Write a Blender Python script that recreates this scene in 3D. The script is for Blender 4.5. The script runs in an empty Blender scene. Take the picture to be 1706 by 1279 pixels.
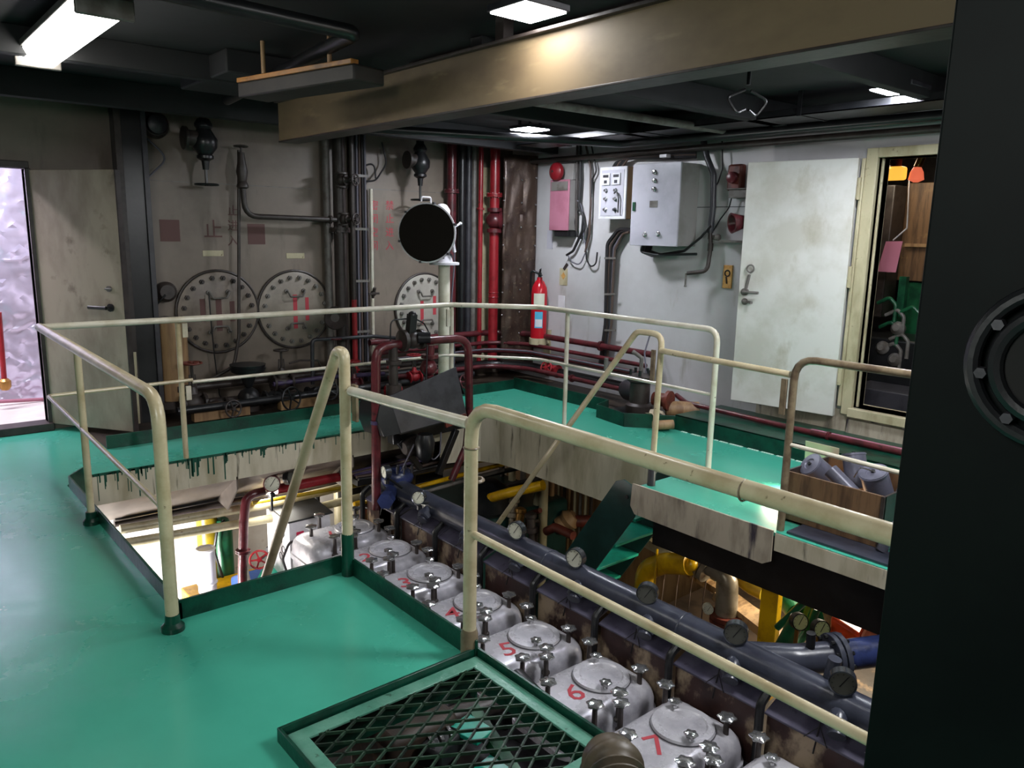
import bpy, math, random
import numpy as np
from mathutils import Vector, Matrix
random.seed(7)
PI = math.pi
scene = bpy.context.scene
COL = scene.collection

# ---------------------------------------------------------------- camera
F_PX, PITCH, YAW, ROLL = 1295.87, 0.193719, 0.704575, 0.0201641
EYE = Vector((0, 0, 1.62))
fwd = Vector((math.sin(YAW)*math.cos(PITCH), math.cos(YAW)*math.cos(PITCH), -math.sin(PITCH)))
r0 = Vector((math.cos(YAW), -math.sin(YAW), 0)); u0 = r0.cross(fwd)
RT = r0*math.cos(ROLL) + u0*math.sin(ROLL)
UP = u0*math.cos(ROLL) - r0*math.sin(ROLL)
cam_d = bpy.data.cameras.new('camera'); cam = bpy.data.objects.new('camera', cam_d); COL.objects.link(cam)
cam_d.sensor_width = 36; cam_d.lens = F_PX*36/1706; cam_d.clip_start = 0.03
M = Matrix(((RT.x, UP.x, -fwd.x, 0), (RT.y, UP.y, -fwd.y, 0), (RT.z, UP.z, -fwd.z, 0), (0, 0, 0, 1)))
cam.matrix_world = Matrix.Translation(EYE) @ M
scene.camera = cam

# ---------------------------------------------------------------- world, exposure, area lights
w = bpy.data.worlds.new('world'); scene.world = w; w.use_nodes = True
w.node_tree.nodes['Background'].inputs[0].default_value = (0.5, 0.55, 0.6, 1)
w.node_tree.nodes['Background'].inputs[1].default_value = 0.05
vs = scene.view_settings
vs.view_transform = 'Standard'; vs.look = 'None'; vs.gamma = 1; vs.use_curve_mapping = False
vs.exposure = 0.0

def area_light(name, loc, target, sx, sy, power, color=(1, 1, 1)):
    d = bpy.data.lights.new(name, 'AREA'); d.shape = 'RECTANGLE'; d.size = sx; d.size_y = sy
    d.energy = power; d.color = color
    o = bpy.data.objects.new(name, d); COL.objects.link(o); o.location = loc
    o.rotation_euler = (Vector(target)-Vector(loc)).to_track_quat('-Z', 'Y').to_euler()
    return o
# lamps the frame does not show: one above the landing behind the viewer, the corridor
# beyond the left door, the lower engine deck, the room beyond the right door
area_light('lamp_behind', (-0.9, 0.6, 2.5), (1.2, 2.6, 0), 0.8, 1.6, 85, (0.97, 1.0, 0.97))
area_light('fill_over_engine', (3.3, 0.9, 2.5), (2.9, 2.6, -0.6), 0.4, 1.4, 120, (0.97, 0.98, 1.0))  # added fill with no visible fixture, brightens the engine covers
area_light('lamp_corridor', (0.2, 7.5, 2.4), (0.2, 8.3, 0.6), 1.6, 0.2, 105, (0.93, 0.88, 1.0))
area_light('lamp_lower', (0.8, 5.9, -1.7), (1.9, 6.95, -1.5), 0.5, 0.5, 130, (1.0, 0.97, 0.95))
area_light('lamp_lower_middle', (2.6, 6.1, -0.5), (3.2, 5.6, -1.3), 1.0, 0.2, 25, (1.0, 0.95, 0.85))
area_light('lamp_lower_right', (4.9, 2.2, -0.2), (4.3, 2.4, -1.4), 0.5, 1.4, 75, (1.0, 0.88, 0.66))
area_light('lamp_next_room', (7.0, 3.2, 2.3), (7.6, 2.8, 0.8), 0.4, 0.4, 7, (1.0, 0.9, 0.7))

# ---------------------------------------------------------------- pixel of the photograph -> point on a real plane
def ray(x, y): return fwd + RT*((x-853)/F_PX) - UP*((y-639.5)/F_PX)
def PZ(x, y, z=0.0): d = ray(x, y); return EYE + d*((z-1.62)/d.z)
def PX(x, y, X): d = ray(x, y); return EYE + d*(X/d.x)
def PY(x, y, Y): d = ray(x, y); return EYE + d*(Y/d.y)

# ---------------------------------------------------------------- materials
def lin(c):
    if isinstance(c, str):
        c = tuple(int(c[i:i+2], 16)/255 for i in (0, 2, 4))
        return tuple(v/12.92 if v <= 0.04045 else ((v+0.055)/1.055)**2.4 for v in c)
    return c
def mat(name, col, rough=0.5, metal=0.0, col2=None, scale=6.0, lo=0.45, hi=0.62, bump=0.15, bscale=None,
        stretch=(1, 1, 1), emit=None, estr=0, r2=None, spec=None, col3=None, lo3=0.6, hi3=0.7, scale3=20, stretch3=(1,1,1)):
    m = bpy.data.materials.new(name); m.use_nodes = True; nt = m.node_tree; N = nt.nodes; L = nt.links
    b = N['Principled BSDF']; b.inputs['Base Color'].default_value = (*lin(col), 1)
    b.inputs['Roughness'].default_value = rough; b.inputs['Metallic'].default_value = metal
    if spec is not None: b.inputs['Specular IOR Level'].default_value = spec
    if emit is not None:
        b.inputs['Emission Color'].default_value = (*lin(emit), 1); b.inputs['Emission Strength'].default_value = estr
    tc = N.new('ShaderNodeTexCoord')
    def noise(sc, st, det=6, ro=0.6):
        mp = N.new('ShaderNodeMapping'); mp.inputs['Scale'].default_value = st
        L.new(tc.outputs['Object'], mp.inputs['Vector'])
        n = N.new('ShaderNodeTexNoise'); n.inputs['Scale'].default_value = sc; n.inputs['Detail'].default_value = det
        n.inputs['Roughness'].default_value = ro; L.new(mp.outputs[0], n.inputs['Vector']); return n
    def ramp(n, a, c):
        mr = N.new('ShaderNodeMapRange'); mr.inputs['From Min'].default_value = a; mr.inputs['From Max'].default_value = c
        L.new(n.outputs['Fac'], mr.inputs['Value']); return mr
    src = None
    if col2 is not None:
        n = noise(scale, stretch); mr = ramp(n, lo, hi)
        mx = N.new('ShaderNodeMix'); mx.data_type = 'RGBA'
        mx.inputs['A'].default_value = (*lin(col), 1); mx.inputs['B'].default_value = (*lin(col2), 1)
        L.new(mr.outputs[0], mx.inputs['Factor']); src = mx.outputs['Result']
        if r2 is not None:
            rr = N.new('ShaderNodeMapRange'); rr.inputs['To Min'].default_value = rough; rr.inputs['To Max'].default_value = r2
            L.new(mr.outputs[0], rr.inputs['Value']); L.new(rr.outputs[0], b.inputs['Roughness'])
    if col3 is not None:
        n3 = noise(scale3, stretch3); m3 = ramp(n3, lo3, hi3)
        mx = N.new('ShaderNodeMix'); mx.data_type = 'RGBA'
        if src: L.new(src, mx.inputs['A'])
        else: mx.inputs['A'].default_value = (*lin(col), 1)
        mx.inputs['B'].default_value = (*lin(col3), 1)
        L.new(m3.outputs[0], mx.inputs['Factor']); src = mx.outputs['Result']
    if src: L.new(src, b.inputs['Base Color'])
    if bump:
        nb = noise(bscale or scale*3, stretch, 4)
        bp = N.new('ShaderNodeBump'); bp.inputs['Strength'].default_value = bump; bp.inputs['Distance'].default_value = 0.01
        L.new(nb.outputs['Fac'], bp.inputs['Height']); L.new(bp.outputs[0], b.inputs['Normal'])
    return m

MT = dict(
 deck=mat('deck_paint', '46A68E', 0.2, col2='3A9C84', scale=1.3, lo=0.4, hi=0.7, bump=0.22, bscale=5, r2=0.34, col3='5AA696', lo3=0.62, hi3=0.85, scale3=2.2),
 deckshaded=mat('deck_edge_shaded', '0B4232', 0.3, col2='082A20', scale=7, bump=0.25, col3='14201A', lo3=0.6, hi3=0.72, scale3=16),  # deck green darkened, the shade on upstands and curbs is in the colour
 hatch=mat('hatch_frame_paint', '5E927F', 0.3, col2='4A8470', scale=9, bump=0.3, col3='2E5244', lo3=0.62, hi3=0.7, scale3=30),
 mesh=mat('grating_paint', '25402F', 0.4, col2='15241C', scale=14, bump=0.2),
 cream=mat('cream_paint', 'B9B092', 0.38, col2='9C9274', scale=5, stretch=(1, 1, .4), bump=0.15, col3='5E4B34', lo3=0.64, hi3=0.74, scale3=22),
 fascia=mat('fascia_cream', 'C4BDA8', 0.4, col2='A39B82', scale=4, stretch=(1, 1, .25), bump=0.1, col3='4A4436', lo3=0.6, hi3=0.72, scale3=9, stretch3=(2.5, 2.5, .25)),
 fasciadirty=mat('fascia_worn', 'AFA594', 0.42, col2='8A8070', scale=6, stretch=(1, 1, .3), bump=0.1, col3='3C3640', lo3=0.54, hi3=0.66, scale3=7, stretch3=(1.2, 1.2, .2)),
 rail=mat('rail_paint', 'C6B999', 0.3, col2='B0A07E', scale=6, bump=0.12, col3='5A4A34', lo3=0.66, hi3=0.73, scale3=30),
 railwhite=mat('rail_paint_pale', 'D2CCBC', 0.28, col2='BEB6A0', scale=6, bump=0.12, col3='6A5A44', lo3=0.68, hi3=0.74, scale3=30),
 railbrown=mat('rail_paint_soiled', '7C6E58', 0.35, col2='5A4A3A', scale=9, bump=0.15),
 wallback=mat('back_wall_paint', '82766A', 0.45, col2='60554B', scale=1.1, lo=.35, hi=.7, bump=0.08, bscale=4, col3='4B4038', lo3=0.55, hi3=0.8, scale3=2.6, stretch3=(1.6, 1.6, .4)),
 wallright=mat('right_wall_paint', 'C4C2C4', 0.36, col2='ABA8A8', scale=1.2, lo=.4, hi=.75, bump=0.06, bscale=5, col3='8A8272', lo3=0.62, hi3=0.85, scale3=3, stretch3=(2, 2, .5)),
 ceiling=mat('sooty_ceiling', '1A1A1C', 0.75, col2='121214', scale=3, bump=0.1),
 beam=mat('beam_paint', '746248', 0.62, col2='5C4C38', scale=2.0, stretch=(1, .5, 1), bump=0.1, col3='8A785A', lo3=0.6, hi3=0.8, scale3=5, stretch3=(1,.6,3)),
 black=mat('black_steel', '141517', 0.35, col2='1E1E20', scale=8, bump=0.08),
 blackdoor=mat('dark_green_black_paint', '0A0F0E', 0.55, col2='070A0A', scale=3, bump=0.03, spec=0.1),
 darkgrey=mat('dark_grey_steel', '36353A', 0.42, col2='26252A', scale=7, bump=0.12),
 sootpipe=mat('sooty_pipe', '3A322F', 0.45, col2='2A2320', scale=10, bump=0.15),
 greypipe=mat('grey_pipe', '6E6A66', 0.45, col2='56504A', scale=10, bump=0.15),
 maroon=mat('maroon_paint', '5A2228', 0.3, col2='3E181C', scale=9, bump=0.2, col3='2A1414', lo3=.6, hi3=.7),
 red=mat('red_paint', '94242C', 0.28, col2='7C1A20', scale=8, bump=0.15, col3='4A1A18', lo3=.66, hi3=.74),
 redext=mat('extinguisher_red', 'B01624', 0.2, bump=0),
 redrust=mat('rust_red', '6A2E22', 0.5, col2='452018', scale=10, bump=0.25),
 purple=mat('purple_sheen_pipe', '4E4160', 0.25, col2='39304A', scale=8, bump=0.15),
 silver=mat('aluminium_cover', 'C0BEC4', 0.25, 0.2, col2='9C9AA2', scale=5, bump=0.12, bscale=16, r2=0.4, col3='5C564C', lo3=0.62, hi3=0.76, scale3=9),
 chrome=mat('chrome_knob', 'C8C8C8', 0.16, 0.9, bump=0.2, bscale=30),
 gaugerim=mat('gauge_rim', '5E6268', 0.2, 0.8, bump=0),
 dial=mat('dial_white', 'C9C9B8', 0.4, bump=0),
 dialdark=mat('dial_dark', '50504A', 0.35, bump=0),
 dialgreen=mat('dial_green', 'B8C08A', 0.4, bump=0),
 bluegrey=mat('blue_grey_paint', '393C48', 0.28, col2='2B2D38', scale=5, bump=0.15, col3='2C2C3A', lo3=.6, hi3=.7),
 bluedark=mat('deep_blue_paint', '2A3560', 0.3, col2='1C2340', scale=10, bump=0.2),
 lilac=mat('lilac_grey_plate', '585566', 0.34, col2='423F50', scale=5, bump=0.12, col3='3A3444', lo3=.62, hi3=.7),
 rustpanel=mat('rusty_panel', '3E2824', 0.45, col2='2A1A18', scale=4, bump=0.2, col3='A08C74', lo3=0.51, hi3=0.63, scale3=5, stretch3=(1, 1, .8)),
 white=mat('white_enamel', 'D8D6DA', 0.32, col2='C4C2C8', scale=4, bump=0.03),
 panelgrey=mat('cabinet_grey', 'B4B2BC', 0.36, col2='A6A4AE', scale=3, bump=0.02),
 panelside=mat('cabinet_side', '8E8A88', 0.4, col2='7A7672', scale=3, bump=0.02),
 pink=mat('pink_notice', 'A2687A', 0.5, col2='8E5666', scale=3, bump=0),
 pinkpaper=mat('pink_paper', 'E08AA0', 0.6, bump=0),
 redink=mat('red_lettering', 'B03A44', 0.6, bump=0),
 darkink=mat('dark_red_lettering', '5A3A36', 0.6, bump=0),
 magenta=mat('magenta_marker', 'C02048', 0.5, bump=0),
 foil=mat('insulation_foil', 'CFCBE2', 0.22, 0.6, col2='CCC8DC', scale=3, bump=0),
 brownfoil=mat('brown_foil', '4A3A32', 0.3, 0.35, col2='342622', scale=5, bump=0.5, bscale=9, col3='6A5A4A', lo3=.58, hi3=.7),
 yellow=mat('yellow_paint', 'D8A80C', 0.3, col2='B88A10', scale=7, bump=0.12, col3='6A5014', lo3=.66, hi3=.74),
 olive=mat('olive_yellow_paint', '9A8418', 0.36, col2='7C6A16', scale=7, bump=0.12),
 green=mat('green_paint', '1C5A3A', 0.32, col2='123E2A', scale=8, bump=0.15),
 teal=mat('stair_tread_teal', '1E9A82', 0.28, col2='178068', scale=5, bump=0.1),
 stair=mat('stair_dark_green', '1E3E3A', 0.36, col2='18322E', scale=6, bump=0.08),
 orange=mat('orange_paint', 'D0441C', 0.34, col2='A8381A', scale=8, bump=0.12),
 salmon=mat('salmon_paint', 'D88060', 0.36, col2='BC6A4C', scale=8, bump=0.12),
 steelelbow=mat('steel_elbow', '8E8474', 0.34, 0.4, col2='6E6250', scale=8, bump=0.1),
 wood=mat('crate_plywood', '70543A', 0.55, col2='4E3826', scale=7, stretch=(3, 3, .4), bump=0.2, col3='8E7048', lo3=0.6, hi3=0.7, scale3=5),
 plank=mat('raw_plank', 'A08058', 0.6, col2='6C5030', scale=6, stretch=(1, 3, 1), bump=0.25),
 grime=mat('grimy_floor', '3A2E24', 0.55, col2='241C16', scale=4, bump=0.3, col3='6A543C', lo3=.6, hi3=.7, scale3=7),
 lowwhite=mat('lower_white_wall', 'DCD6D0', 0.5, col2='CDC4BC', scale=3, bump=0.05, col3='A08478', lo3=.66, hi3=.78, scale3=7),
 filter=mat('grey_filter_can', '6C6C7C', 0.34, 0.2, col2='545460', scale=6, bump=0.06),
 cable=mat('black_cable', '1C1A1C', 0.45, bump=0),
 cablegrey=mat('grey_cable', '5C5A64', 0.45, bump=0),
 cablebrown=mat('brown_cable', '4C3C34', 0.5, bump=0),
 orangesign=mat('orange_sign', 'C89A5A', 0.6, col2='B07A3A', scale=20, bump=0),
 cyan=mat('cyan_label', '4AA6C8', 0.5, bump=0),
 tan=mat('tan_lagging', '9C7C58', 0.55, col2='7E6044', scale=5, stretch=(3, 3, .4), bump=0.1),
 ribbed=mat('ribbed_hose', '544A3C', 0.42, col2='352E26', scale=8, bump=0.1),
 bluepaint=mat('blue_machine', '2C4E8C', 0.35, bump=0.05),
 brass=mat('brass', 'A07840', 0.3, 0.7, bump=0.1),
 amber=mat('amber_cable', 'A06A2A', 0.4, col2='704A20', scale=8, bump=0.1),
 lensblack=mat('searchlight_shutter', '17130F', 0.7, bump=0, spec=.1),
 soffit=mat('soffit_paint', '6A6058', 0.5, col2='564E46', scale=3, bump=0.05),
 drip=mat('green_drips', '1C5040', 0.35, bump=0),
 sealant=mat('white_sealant', 'B8D8CC', 0.4, bump=0.1),
 bellred=mat('bell_dark_red', '74161E', 0.3, bump=0),
 sootbox=mat('sooty_box', '241E1A', 0.6, col2='181412', scale=5, bump=.1),
 card=mat('cardboard', 'B8A890', 0.7, bump=0.05),
 lamp=mat('lamp_diffuser', 'FFFFFF', 0.4, bump=0, emit='FFFFFF', estr=50),
 lampfl=mat('fluorescent_diffuser', 'FFFFFF', 0.4, bump=0, emit=(1, .98, .92), estr=18),
 lampcool=mat('cool_led', 'FFFFFF', 0.4, bump=0, emit=(.88, .92, 1), estr=330),
 amberlamp=mat('amber_lit_lamp', 'F0C060', 0.4, bump=0, emit='F0B040', estr=1.2),
 redlamp=mat('red_lit_lamp', 'F08060', 0.4, bump=0, emit='F07050', estr=0.8),
)
glass = bpy.data.materials.new('porthole_glass'); glass.use_nodes = True
_g = glass.node_tree.nodes['Principled BSDF']; _g.inputs['Base Color'].default_value = (.02, .02, .02, 1); _g.inputs['Roughness'].default_value = .05
MT['glass'] = glass

# ---------------------------------------------------------------- mesh builder
V = Vector
def fillet(pts, rad, seg=5):
    pts = [V(p) for p in pts]
    if rad <= 0 or len(pts) < 3: return pts
    out = [pts[0]]
    for i in range(1, len(pts)-1):
        a, b, c = pts[i-1], pts[i], pts[i+1]
        d1 = (a-b); d2 = (c-b); l1 = d1.length; l2 = d2.length
        d1.normalize(); d2.normalize()
        ang = d1.angle(d2)
        if ang > PI-0.03: out.append(b); continue
        t = min(rad/math.tan(ang/2), l1*0.49, l2*0.49)
        p, q = b+d1*t, b+d2*t
        for k in range(seg+1):
            s = k/seg; out.append(p*(1-s)**2 + b*2*s*(1-s) + q*s*s)
    out.append(pts[-1]); return out
def basis(ax):
    ax = V(ax).normalized(); h = V((0, 0, 1)) if abs(ax.z) < .9 else V((1, 0, 0))
    u = ax.cross(h).normalized(); return u, ax.cross(u).normalized(), ax
class MB:
    def __init__(s): s.v = []; s.f = []
    def add(s, vs, fs):
        o = len(s.v); s.v += [V(p) for p in vs]; s.f += [tuple(i+o for i in f) for f in fs]; return s
    def box(s, a, b):
        a = V(a); b = V(b)
        x0, x1 = sorted((a.x, b.x)); y0, y1 = sorted((a.y, b.y)); z0, z1 = sorted((a.z, b.z))
        return s.add([(x0,y0,z0),(x1,y0,z0),(x1,y1,z0),(x0,y1,z0),(x0,y0,z1),(x1,y0,z1),(x1,y1,z1),(x0,y1,z1)],
                     [(0,3,2,1),(4,5,6,7),(0,1,5,4),(1,2,6,5),(2,3,7,6),(3,0,4,7)])
    def obox(s, c, ax, ay, az, sx, sy, sz):
        c = V(c); ax = V(ax).normalized()*sx/2; ay = V(ay).normalized()*sy/2; az = V(az).normalized()*sz/2
        P = [c+ax*i+ay*j+az*k for k in (-1, 1) for i, j in ((-1,-1),(1,-1),(1,1),(-1,1))]
        return s.add(P, [(0,3,2,1),(4,5,6,7),(0,1,5,4),(1,2,6,5),(2,3,7,6),(3,0,4,7)])
    def bar(s, p, q, wd, ht, up=(0, 0, 1)):
        p = V(p); q = V(q); d = q-p; u = V(up); x = d.cross(u).normalized(); y = x.cross(d).normalized()
        return s.obox((p+q)/2, d, x, y, d.length, wd, ht)
    def prism(s, poly, vec):
        poly = [V(p) for p in poly]; vec = V(vec); n = len(poly)
        return s.add(poly+[p+vec for p in poly], [tuple(range(n))[::-1], tuple(range(n, 2*n))] + [(i, (i+1) % n, (i+1) % n+n, i+n) for i in range(n)])
    def tube(s, pts, r, n=12, rad=0, cap=True):
        pts = fillet(pts, rad); m = len(pts)
        rs = r if isinstance(r, (list, tuple)) else [r]*m
        if len(rs) != m: rs = [rs[0] + (rs[-1]-rs[0])*i/(m-1) for i in range(m)]
        T = []
        for i in range(m):
            a = pts[max(i-1, 0)]; b = pts[min(i+1, m-1)]; T.append((b-a).normalized())
        u, w_, _ = basis(T[0]); ring = []
        for i in range(m):
            u = (u - T[i]*u.dot(T[i])).normalized(); w_ = T[i].cross(u)
            ring += [pts[i] + (u*math.cos(2*PI*k/n) + w_*math.sin(2*PI*k/n))*rs[i] for k in range(n)]
        fs = [(i*n+k, i*n+(k+1) % n, (i+1)*n+(k+1) % n, (i+1)*n+k) for i in range(m-1) for k in range(n)]
        if cap: fs += [tuple(range(n))[::-1], tuple(range((m-1)*n, m*n))]
        return s.add(ring, fs)
    def cyl(s, p, q, r, r2=None, n=20): return s.tube([p, q], [r, r if r2 is None else r2], n)
    def lathe(s, prof, org, axis=(0, 0, 1), n=20):
        u, w_, a = basis(axis); org = V(org); vs_ = []
        for (r, z) in prof: vs_ += [org + a*z + (u*math.cos(2*PI*k/n)+w_*math.sin(2*PI*k/n))*max(r, 1e-4) for k in range(n)]
        m = len(prof)
        fs = [(i*n+k, i*n+(k+1) % n, (i+1)*n+(k+1) % n, (i+1)*n+k) for i in range(m-1) for k in range(n)]
        fs += [tuple(range(n))[::-1], tuple(range((m-1)*n, m*n))]
        return s.add(vs_, fs)
    def ball(s, c, r, n=12, sc=(1, 1, 1)):
        c = V(c); prof = [(math.sin(PI*i/8)*r, -math.cos(PI*i/8)*r) for i in range(9)]
        o = len(s.v); s.lathe(prof, (0, 0, 0), (0, 0, 1), n)
        for i in range(o, len(s.v)): p = s.v[i]; s.v[i] = V((p.x*sc[0], p.y*sc[1], p.z*sc[2])) + c
        return s
    def torus(s, c, axis, R, r, n=24, m=8):
        u, w_, a = basis(axis); c = V(c); vs_ = []
        for i in range(n):
            d = u*math.cos(2*PI*i/n) + w_*math.sin(2*PI*i/n)
            vs_ += [c + d*(R + r*math.cos(2*PI*j/m)) + a*r*math.sin(2*PI*j/m) for j in range(m)]
        return s.add(vs_, [(i*m+j, i*m+(j+1) % m, ((i+1) % n)*m+(j+1) % m, ((i+1) % n)*m+j) for i in range(n) for j in range(m)])

ORG = {}
def setp(o, label=None, cat=None, group=None, kind=None):
    if label: o['label'] = label
    if cat: o['category'] = cat
    if group: o['group'] = group
    if kind: o['kind'] = kind
    return o
def thing(name, loc, label, cat, group=None, kind=None):
    o = bpy.data.objects.new(name, None); o.empty_display_size = .1; COL.objects.link(o); o.location = V(loc)
    ORG[o] = V(loc); return setp(o, label, cat, group, kind)
def build(mb, name, m, parent=None, bevel=0, label=None, cat=None, group=None, kind=None, ang=35, seg=2):
    if parent is not None: org = ORG[parent]
    else:
        xs = [p.x for p in mb.v]; ys = [p.y for p in mb.v]; zs = [p.z for p in mb.v]
        org = V(((min(xs)+max(xs))/2, (min(ys)+max(ys))/2, min(zs)))
    me = bpy.data.meshes.new(name); me.from_pydata([tuple(p-org) for p in mb.v], [], mb.f); me.update()
    import bmesh
    bm = bmesh.new(); bm.from_mesh(me); bmesh.ops.recalc_face_normals(bm, faces=bm.faces); bm.to_mesh(me); bm.free()
    me.polygons.foreach_set('use_smooth', [True]*len(me.polygons)); me.set_sharp_from_angle(angle=math.radians(ang))
    me.materials.append(MT[m] if isinstance(m, str) else m)
    o = bpy.data.objects.new(name, me); COL.objects.link(o)
    if parent is not None: o.parent = parent
    else: o.location = org
    ORG[o] = org
    if bevel:
        bv = o.modifiers.new('bevel', 'BEVEL'); bv.width = bevel; bv.segments = seg; bv.limit_method = 'ANGLE'; bv.angle_limit = math.radians(40)
    return setp(o, label, cat, group, kind)
def struct(mb, name, m, bevel=0, label=None, parent=None): return build(mb, name, m, parent, bevel, label=label, kind=None if parent else 'structure')
def dup(root, loc, label=None, rotz=0, name=None):
    r = root.copy(); COL.objects.link(r); r.location = V(loc); r.rotation_euler = (0, 0, rotz)
    if label: r['label'] = label
    for ch in list(root.children):
        c = ch.copy(); COL.objects.link(c); c.parent = r
        for g in ch.children:
            d = g.copy(); COL.objects.link(d); d.parent = c
    return r
def text_mesh(body, size, org, right, up, m, name, parent, thick=0.002):
    cu = bpy.data.curves.new('lettering', 'FONT'); cu.body = body; cu.size = size; cu.align_x = 'CENTER'; cu.align_y = 'CENTER'
    cu.extrude = thick/2; cu.resolution_u = 2; cu.offset = size*0.003
    t = bpy.data.objects.new('lettering_source', cu); COL.objects.link(t)
    bpy.context.view_layer.update()
    me = bpy.data.meshes.new_from_object(t.evaluated_get(bpy.context.evaluated_depsgraph_get()))
    bpy.data.objects.remove(t); bpy.data.curves.remove(cu)
    R = V(right).normalized(); U = V(up).normalized(); Nn = R.cross(U)
    off = V(org) - (ORG[parent] if parent is not None else V((0, 0, 0)))
    for v_ in me.vertices: p = v_.co.copy(); v_.co = off + R*p.x + U*p.y + Nn*p.z
    me.materials.clear(); me.materials.append(MT[m]); me.name = name
    o = bpy.data.objects.new(name, me); COL.objects.link(o)
    if parent is not None: o.parent = parent; ORG[o] = ORG[parent]
    return o
# ================================================================ SETTING
ZC = 2.6; YB = 6.95; XR = 5.85; ZL = -2.4
m = MB()
for x0, x1, y0, y1 in [(-2.5, .9, -1.5, YB), (.9, 1.68, 2.17, 3.17), (.9, 1.68, -1.5, 1.42), (.9, XR, 5.62, YB),
                       (4.31, XR, 3.17, 5.62), (3.79, XR, -1.5, 3.17)]:
    m.box((x0, y0, -.02), (x1, y1, 0))
m.prism([(.9, 5.62, -.02), (.9, 5.35, -.02), (1.03, 5.5, -.02), (3.85, 5.5, -.02), (4.03, 5.46, -.02), (4.2, 5.36, -.02), (4.29, 5.2, -.02), (4.31, 5.0, -.02), (4.31, 5.62, -.02)], (0, 0, .02))
struct(m, 'floor', 'deck')
m = MB()   # soffit slab under the decks
for x0, x1, y0, y1 in [(-2.5, .88, -1.5, YB), (.88, 1.66, 2.19, 3.15), (.88, 1.66, -1.5, 1.4), (.9, XR, 5.66, YB), (4.35, XR, 3.19, 5.66), (3.83, XR, -1.5, 3.19)]:
    m.box((x0, y0, -.08), (x1, y1, -.021))
struct(m, 'trim_1', 'darkgrey', label='dark steel plating under the green walkways')
m = MB(); m.box((-2.6, -1.6, ZC), (9, YB+2.6, ZC+.1)); struct(m, 'ceiling', 'ceiling')
m = MB(); m.box((-2.6, -1.6, ZL-.1), (9, YB+3, ZL)); struct(m, 'floor_lower', 'grime')
# back wall with doorway
DX0, DX1, DZ0, DZ1 = -.1, 1.08, .04, 2.01
m = MB(); m.box((-2.6, YB, -.1), (DX0, YB+.1, ZC)); m.box((DX0, YB, DZ1), (DX1, YB+.1, ZC)); m.box((DX0, YB, -.1), (DX1, YB+.1, DZ0)); m.box((DX1, YB, -.1), (XR+.1, YB+.1, ZC))
struct(m, 'wall_back', 'wallback')
m = MB(); m.box((DX0-.05, YB-.03, DZ1), (DX1+.03, YB+.12, DZ1+.05)); m.box((DX1, YB-.03, 0), (DX1+.04, YB+.12, DZ1)); m.box((DX0-.05, YB-.06, 0), (DX1+.03, YB+.12, DZ0+.02))
struct(m, 'trim_2', 'sootpipe', .004, label='dark sooty frame around the left doorway')
m = MB(); m.box((-2.6, -1.6, ZL), (-2.5, YB+1.6, ZC)); struct(m, 'wall_left', 'wallback')
m = MB(); m.box((-2.6, -1.6, ZL), (9, -1.5, ZC)); struct(m, 'wall_front', 'wallback')
# right wall with doorway
RY1, RY0, RZ0, RZ1 = 2.78, 1.95, .33, 2.2
m = MB(); m.box((XR, RY1, -.1), (XR+.16, YB, ZC)); m.box((XR, -1.5, -.1), (XR+.16, RY0, ZC)); m.box((XR, RY0, RZ1), (XR+.16, RY1, ZC)); m.box((XR, RY0, -.1), (XR+.16, RY1, RZ0))
struct(m, 'wall_right', 'wallright')
m = MB()
m.box((XR-.035, RY1, RZ0-.06), (XR+.17, RY1+.085, RZ1+.07)); m.box((XR-.035, RY0-.08, RZ1), (XR+.17, RY1, RZ1+.07))
m.box((XR-.06, RY0-.08, RZ0-.07), (XR+.2, RY1+.02, RZ0)); m.box((XR-.035, RY0-.08, RZ0), (XR+.17, RY0, RZ1))
m.box((XR+.03, RY1-.02, RZ0), (XR+.05, RY1, RZ1)); m.box((XR-.05, RY1+.085, RZ0), (XR-.01, RY1+.11, RZ1))
struct(m, 'trim_3', 'cream', .005, label='cream steel frame and raised sill of the right doorway')
m = MB(); m.box((XR-.03, RY0-.3, .08), (XR, RY1+.03, RZ0-.09)); struct(m, 'trim_4', 'fasciadirty', .004, label='soiled cream step plate under the right doorway')
m = MB(); m.box((XR-.012, 2.4, .12), (XR, 3.62, .30)); struct(m, 'trim_12', 'fasciadirty', 0, label='dirty greenish strip of wall under the open right door')
# seams on the right wall
m = MB(); m.box((XR-.004, 3.7, 1.86), (XR, 4.65, 1.866)); struct(m, 'trim_13', 'darkgrey', label='thin welded seam across the right wall')
# lower walls
m = MB(); m.box((-2.5, YB+.0, ZL), (XR+.1, YB+.1, -.1)); struct(m, 'wall_lower_back', 'lowwhite')
m = MB(); m.box((XR, -1.5, ZL), (XR+.1, YB, -.1)); struct(m, 'wall_lower_right', 'tan')
# fascias of the deck openings
m = MB(); m.box((1.06, 5.5, -.22), (3.85, 5.515, -.002)); fas = struct(m, 'trim_5', 'fascia', .002, label='cream fascia with green drips along the far edge of the opening')
rnd = random.Random(5)
m = MB()
for i in range(150):
    x = 1.1+2.7*rnd.random()**1.2; L_ = rnd.choice([.01, .02, .03, .05, .1, .14])*rnd.uniform(.6, 1.2)*(1.3 if x < 2.2 else .6); wd = rnd.uniform(.002, .006)
    m.box((x-wd, 5.4985, -.003-L_), (x+wd, 5.5, .0))
x = 1.08
while x < 3.8:
    L_ = rnd.uniform(.008, .02); dx = rnd.uniform(.02, .08); m.box((x, 5.4987, -L_), (x+dx, 5.5, .0)); x += dx
build(m, 'paint_drips', 'drip', fas, kind='stuff')
m = MB(); pts = [(3.85, 5.5), (4.03, 5.46), (4.2, 5.36), (4.29, 5.2), (4.31, 5.0), (4.31, 3.19)]
for (a, b), (c, d) in zip(pts[:-1], pts[1:]): m.bar((a, b, -.22), (c, d, -.22), .012, .43)
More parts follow.
